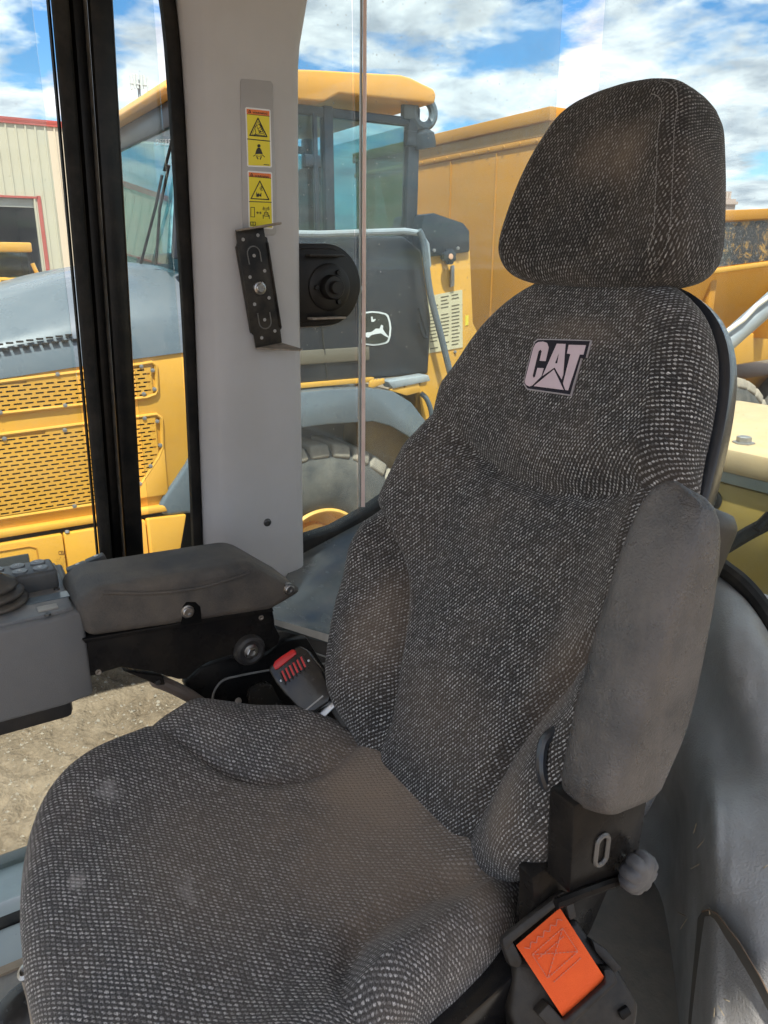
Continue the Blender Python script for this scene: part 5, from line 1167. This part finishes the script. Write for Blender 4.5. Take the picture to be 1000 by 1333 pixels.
MB(M_).lathe([(.022,-.051),(.020,-.055),(.0003,-.056)], (0,0,0), (0,0,1), 16).build('knob_cap', mat('knob_cap_peach', (.70,.40,.26), .5), truck)
MB().tube([kc_ + Vector((.05,0,0)), kc_ + Vector((-.0,0,0))], .03).build('knob_stem', DARKB, truck)
wpoly('latch_link', [(588,346),(592,345),(592,372),(587,374)], BOLTM, XW - .03, XW - .01, .004)
wpoly('yellow_sticker', [(606,411),(610,410),(610,423),(606,424)], mat('sticker_yellow', (.75,.60,.05), .5), XW - .004, XW - .001, 0)
for p in ((565,326),(596,323),(592,458)): MB().lathe([(.014,0),(.012,.012),(.0003,.014)], onX(*p, XW - .03 if p[1] < 400 else XW), (-1,0,0), 8).build('tower_bolt', BOLTM, truck)
wpoly('hose_guard', [(544,335),(551,334),(553,480),(545,485)], mat('rusty_brown_hose', (.12,.07,.035), .7, var=.6, vscale=8, vcol=(.25,.14,.05)), XW - .02, XW + .05)
# step bar and toothed yellow brackets
wpoly('step_bar', [(505,497),(558,488),(561,496),(512,506)], RAILM, XT - .08, XT + .05, .008)
wpoly('toothed_bracket', [(481,504),(482,497),(486,494),(488,496),(490,493.5),(492,495.5),(494,493),(496,495),(498,492.5),(501,493),(501,499),(486,505)], YELO, XT - .07, XT - .05, .003)
wpoly('toothed_bracket', [(508,508),(512,504),(516,506),(518,503),(521,505),(523,502),(527,505),(530,500),(545,497),(548,510),(530,515),(520,512)], YELO, XT - .07, XT - .03, .003)
MB().tube(catmull([onX(548,512,XT), onX(556,520,XT-.02), onX(562,540,XT-.02), onX(560,570,XT)], 4), .02, 8).build('hose', BLUG, truck)
# ---- dump body
YB = -4.60
MB().box((4.92, YB - .12, 1.9), (7.95, YB, 4.10)).build('headboard', YELB, truck, bevel=.015)
MB().box((4.90, YB - .22, 4.08), (7.97, YB + .03, 4.18)).build('headboard_rail', YELB, truck, bevel=.008)
MB().box((4.90, YB - .04, 3.93), (7.97, YB + .012, 3.98)).build('headboard_stiffener', YELB, truck, bevel=.01)
MB().prism([(YB - .1, 4.14), (YB - .35, 3.95), (YB - 1.3, 3.5), (YB - 1.3, 2.3), (YB - .1, 2.1)], 4.93, 5.02, axis='x').build('side_wing', YELB, truck, bevel=.01)
def side_plate(name, y0, y1, z0, z1, x0, x1, m, th=.06, bv=.012):
    P = [(x0, y0, z0(y0)), (x0, y1, z0(y1)), (x1, y1, z1(y1)), (x1, y0, z1(y0))]
    mb = MB(); mb.add(P + [(p[0] + th, p[1], p[2]) for p in P], [(0,1,2,3),(7,6,5,4),(0,4,5,1),(1,5,6,2),(2,6,7,3),(3,7,4,0)]); return mb.build(name, m, truck, bevel=bv)
up = lambda c, k: (lambda y: c + k*(y + 7.0))
side_plate('body_top_rail', -5.85, -10.6, up(3.42,-.06), up(3.52,-.06), 4.97, 4.97, YELB, .12)
side_plate('body_side', -5.7, -10.6, up(2.98,-.08), up(3.43,-.06), 5.0, 5.0, YELB)
side_plate('body_ledge', -5.7, -10.6, up(2.94,-.08), up(2.99,-.08), 4.975, 4.975, YELO, .08)
side_plate('body_chine', -5.0, -10.6, up(2.20,-.08), up(2.95,-.08), 5.30, 5.02, YELB)
side_plate('body_lower_rail', -4.8, -10.6, up(1.93,-.04), up(2.21,-.08), 5.22, 5.22, YELO, .1)
WORN = bpy.data.materials.new('worn_black_decal'); WORN.use_nodes = True
def worn():
    nt = WORN.node_tree; N, Lk = nt.nodes, nt.links; b = N['Principled BSDF']; b.inputs['Roughness'].default_value = .5
    tc = N.new('ShaderNodeTexCoord'); n = N.new('ShaderNodeTexNoise'); n.inputs['Scale'].default_value = 9; n.inputs['Detail'].default_value = 9; n.inputs['Roughness'].default_value = .75; n.inputs['Distortion'].default_value = 1.2; Lk.new(tc.outputs['Object'], n.inputs['Vector'])
    r_ = N.new('ShaderNodeValToRGB'); r_.color_ramp.elements[0].position = .52; r_.color_ramp.elements[1].position = .64; r_.color_ramp.elements[0].color = (.035,.035,.04,1); r_.color_ramp.elements[1].color = (.5,.27,.06,1); Lk.new(n.outputs[0], r_.inputs[0])
    n2 = N.new('ShaderNodeTexNoise'); n2.inputs['Scale'].default_value = 40; n2.inputs['Detail'].default_value = 4; Lk.new(tc.outputs['Object'], n2.inputs['Vector'])
    m2 = N.new('ShaderNodeMapRange'); m2.inputs[1].default_value = .55; m2.inputs[2].default_value = .8; m2.inputs[4].default_value = .6; Lk.new(n2.outputs[0], m2.inputs[0])
    mx = N.new('ShaderNodeMix'); mx.data_type = 'RGBA'; mx.inputs[7].default_value = (.42,.40,.38,1); Lk.new(m2.outputs[0], mx.inputs[0]); Lk.new(r_.outputs[0], mx.inputs[6]); Lk.new(mx.outputs[2], b.inputs['Base Color'])
worn()
side_plate('body_decal', -5.95, -9.8, up(3.00,-.08), up(3.41,-.06), 4.996, 4.996, WORN, .003, 0)
for k in range(5): MB().prism([(-5.9 - k*1.1, 2.25), (-6.0 - k*1.1, 2.25), (-6.0 - k*1.1, 2.9), (-5.9 - k*1.1, 2.9)], 5.05, 5.25, axis='x').build('body_rib', YELB, truck, bevel=.01)
MB().box((5.3, -10.6, 2.0), (7.6, -4.7, 2.2)).build('body_floor', YELB, truck)
MB().box((7.85, -10.6, 2.2), (7.95, -4.7, 3.5)).build('far_body_side', YELB, truck)
MB().box((5.7, -10.5, 1.2), (7.2, -3.8, 1.7)).build('rear_frame', YELB, truck, bevel=.03)

# darker ochre strip below the headboard rail, weld beads and rivets
MB().box((4.93, YB - .02, 3.985), (7.94, YB + .006, 4.075)).build('headboard_strip', mat('dark_ochre', (.36,.19,.045), .6, var=.6, vscale=3, vcol=(.28,.15,.05), streak=.3), truck)
for xx in (5.55, 6.2, 6.85): MB().tube([(xx, YB + .004, 2.3), (xx, YB + .004, 3.92)], .009, 6).build('weld_bead', YELB, truck)
for i in range(14): MB().lathe([(.014,0),(.011,.008),(.0003,.010)], (5.05 + i*.2, YB + .012, 3.955), (0,1,0), 8).build('rail_rivet', YELB, truck)
# ================================================================== own engine hood, hose and rail behind the rear window
OWN = mat('own_hood_olive_yellow', (.44,.30,.06), .5, var=.5, vscale=4, vcol=(.34,.24,.06), dust=.35, dcol=(.42,.34,.2), dscale=3)
CREAM = mat('own_hood_faded_top', (.58,.43,.24), .6, var=.6, vscale=14, vcol=(.50,.34,.16), dust=.3, dcol=(.30,.26,.20), dscale=9)
LEDGE = mat('grey_green_ledge', (.28,.31,.28), .6, var=.5, vscale=8, vcol=(.20,.22,.20), dust=.4)
eh = thing('engine_hood', 'faded yellow loader engine hood behind the rear window', 'engine hood', (1.0, -2.4, 1.6))
MB().box((.1, -2.0, 1.5), (1.9, -1.90, 2.425)).build('hood_front', OWN, eh, bevel=.01)
MB().box((.05, -1.99, 2.43), (1.95, -1.885, 2.462)).build('hood_ledge', LEDGE, eh, bevel=.004)
MB().box((.05, -1.99, 2.466), (1.95, -1.878, 2.510)).build('hood_ledge', LEDGE, eh, bevel=.004)
MB().box((.05, -2.62, 2.46), (1.95, -1.875, 2.530)).build('hood_top', CREAM, eh, bevel=.014)
for p, ax, m_ in (((928,650), (0,1,0), SCREW), ((968,577), (0,0,1), BOLTM)):
    q = onY(*p, -1.90) if ax[1] else onZ(*p, 2.53)
    MB().lathe([(.030,0),(.030,.004),(.020,.005),(.020,.018),(.017,.020),(.0003,.020)], q, ax, 18 if ax[1] else 6).build('hood_bolt', m_, eh, ang=30)
MB().tube(catmull([at(925,722,1.9), at(945,712,1.9), at(975,694,1.9), at(1005,678,1.9), at(1050,650,1.95)], 5), .018, 10).build('hood_hose', RUBBER, eh)
MB().tube([at(985,688,1.87), at(1003,670,1.87)], .012, 8).build('hose_clamp', BLACK_MET, eh)
rail = MB().tube([at(880,503,2.6), at(945,446,2.6), at(1000,397,2.6), at(1100,305,2.6)], .034, 16).build('grab_rail', mat('galvanised_tube', (.36,.38,.40), .38, metal=.4, var=.4, vscale=8), None)
setp(rail, 'thick grey steel tube rail sloping up behind the backrest', 'rail')
rod = MB().tube([at(880,482,2.55), at(944,433,2.55), at(968,416,2.55), at(985,398,2.55), at(1010,380,2.55), at(1100,310,2.55)], .008, 8).build('white_cable', mat('white_cable_sheath', (.72,.68,.60), .5), None)
setp(rod, 'thin white cable running along the grey tube rail', 'cable')
# ================================================================== metal shed far behind on the left
CRM = mat('cream_sheet_metal', (.54,.49,.37), .5, var=.3, vscale=.4, vcol=(.47,.42,.31), streak=.1); REDT = mat('red_trim_metal', (.42,.09,.07), .5)
shed = thing('metal_shed', 'cream ribbed metal shed with red trim and open door', 'shed', (48, 2, 0))
XS = 45.0; DY = -7.35; SE = -13.5; n = 0
y = 14.0
while y > SE:
    z0 = 6.30 if y - .45 > DY else 0
    MB().box((XS, max(y - .45, SE), z0), (XS + .08, y - .07, 9.70)).build('wall_panel', CRM, shed)
    MB().prism([(XS - .05, y - .07), (XS - .05, y), (XS + .08, y + .02), (XS + .08, y - .09)], z0, 9.70).build('panel_rib', CRM, shed)
    y -= .45
MB().box((XS - .08, SE - .1, 9.70), (XS + .25, 14, 9.98)).build('eave_trim', REDT, shed)
MB().box((XS - .06, DY - .14, 0), (XS + .2, DY + .04, 6.44)).build('door_trim', REDT, shed)
MB().box((XS - .06, DY, 6.30), (XS + .2, 14, 6.40)).build('door_trim', REDT, shed)
MB().box((XS + .1, DY + .05, 5.88), (XS + .5, 14, 6.29)).build('rolled_door', mat('grey_roller_door', (.36,.36,.33), .6), shed)
MB().box((XS + .1, SE, 0), (XS + 16, SE + .1, 9.7)).build('end_wall', CRM, shed)
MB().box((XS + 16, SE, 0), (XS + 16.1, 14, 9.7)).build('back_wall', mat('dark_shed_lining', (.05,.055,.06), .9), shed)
MB().add([(XS - .1, SE - .1, 9.9), (XS - .1, 14, 9.9), (XS + 16, 14, 12.2), (XS + 16, SE - .1, 12.2)], [(0,1,2,3)]).build('shed_roof', REDT, shed, solid=.1)
MB().box((XS + 6, 13.9, 0), (XS + 16, 14, 10)).build('end_wall', CRM, shed)
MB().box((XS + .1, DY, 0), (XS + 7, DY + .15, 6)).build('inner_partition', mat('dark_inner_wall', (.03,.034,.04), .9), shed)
# ================================================================== small yellow loader parked in front of the shed
ml = thing('parked_loader', 'small yellow loader with CAT badge parked before the shed door', 'loader', (25.3, -2.2, 0))
XM = 25.0
MB().box((XM - .1, -3.75, 3.40), (XM + 1.6, -.6, 3.66)).build('cab_roof', YELO, ml, bevel=.04)
for yy in (-3.66, -2.6, -.75): MB().box((XM + .02, yy - .05, 2.5), (XM + .1, yy + .05, 3.42)).build('cab_post', SLOTD, ml)
MB().box((XM + .05, -3.62, 2.5), (XM + .055, -.8, 3.4)).build('cab_glass', TGL, ml)
MB().box((XM + 1.5, -3.62, 2.5), (XM + 1.505, -.8, 3.4)).build('cab_glass', TGL, ml)
MB().prism([(-.3,1.4),(-.3,2.72),(-3.0,2.72),(-3.1,2.66),(-3.2,1.4)], XM - .4, XM + 1.6, axis='x').build('hood', YELO, ml, bevel=.06)
MB().prism([(-2.95,1.5),(-2.95,2.70),(-4.05,2.74),(-4.35,2.66),(-4.4,1.5)], XM - .2, XM + 1.7, axis='x').build('rear_fender', YELO, ml, bevel=.06)
MB().tube([(XM, -3.85, 2.7), (XM, -3.72, 3.1)], .06, 8).build('mirror_arm', YELO, ml)
def mp_(px, py, X): return onX(px, py, X)
Bp = [(1.5,365),(20.5,364.5),(21,374),(3.5,375)]
P = [mp_(*p, XM - .402) for p in Bp]; bd = MB().add(P + [p + Vector((.004,0,0)) for p in P], [(0,1,2,3),(7,6,5,4),(0,4,5,1),(1,5,6,2),(2,6,7,3),(3,7,4,0)]).build('maker_badge', INK, ml)
text_on('badge_lettering', 'CAT', lambda x, yy: mp_(x, yy, XM - .410), (4,366,19,373.5), mat('badge_white', (.75,.75,.72), .5), ml, .05)
for yy in (-.9, -3.7):
    MB().lathe([(.3,-.1),(.75,-.12),(.8,0),(.8,.4),(.7,.5)], (XM - .3, yy, .8), (1,0,0), 28).build('wheel', TYRE, ml)
# ================================================================== far things on the skyline
mast = thing('antenna_mast', 'distant mast with white antenna panels above the truck windscreen', 'mast', (67.2, -19.4, 0))
MB().tube([(67.2, -19.4, 0), (67.2, -19.4, 16.9)], [.22, .12], 8).build('mast_pole', mat('mast_grey', (.35,.36,.37), .6), mast)
MW = mat('antenna_white', (.72,.72,.70), .5)
for k, (dy, dz) in enumerate(((-1.0,0),(-.62,.15),(-.2,.1),(.25,.15),(.65,.1),(1.0,0))): MB().cbox((67.2 - .3 + .1*(k % 2), -19.4 + dy*.62, 16.6 + dz), (.15, .17, 1.0)).build('antenna_panel', MW, mast)
MB().box((66.9, -20.1, 16.5), (67.3, -18.7, 16.58)).build('antenna_frame', MW, mast)
fb = thing('distant_tower_block', 'distant pinkish concrete tower block rising behind the dump body', 'building', (103, -143, 0))
CON = mat('pink_concrete', (.46,.36,.31), .8, var=.3, vscale=.3); 
q0, q1 = at(930,262,150), at(957,262,150)
BM_ = frame((q0.x, q0.y, 0), (q1 - q0), (0,0,1))
wd = (q1 - q0).length; 
MB(BM_).box((0, 0, -8), (wd*.78, 17.0, 0)).build('block_wall', CON, fb); MB(BM_).box((0, 0, -8.5), (wd, 15.6, .4)).build('lower_block', CON, fb); MB(BM_).box((-.2, 14.6, -8.8), (wd + .3, 15.1, .8)).build('block_cornice', CON, fb)
for k in range(6): MB(BM_).box((wd*.06 + k*wd*.125, 15.7, -.02), (wd*.11 + k*wd*.125, 16.7, .15)).build('block_fin', mat('pale_concrete', (.56,.47,.42), .8), fb)
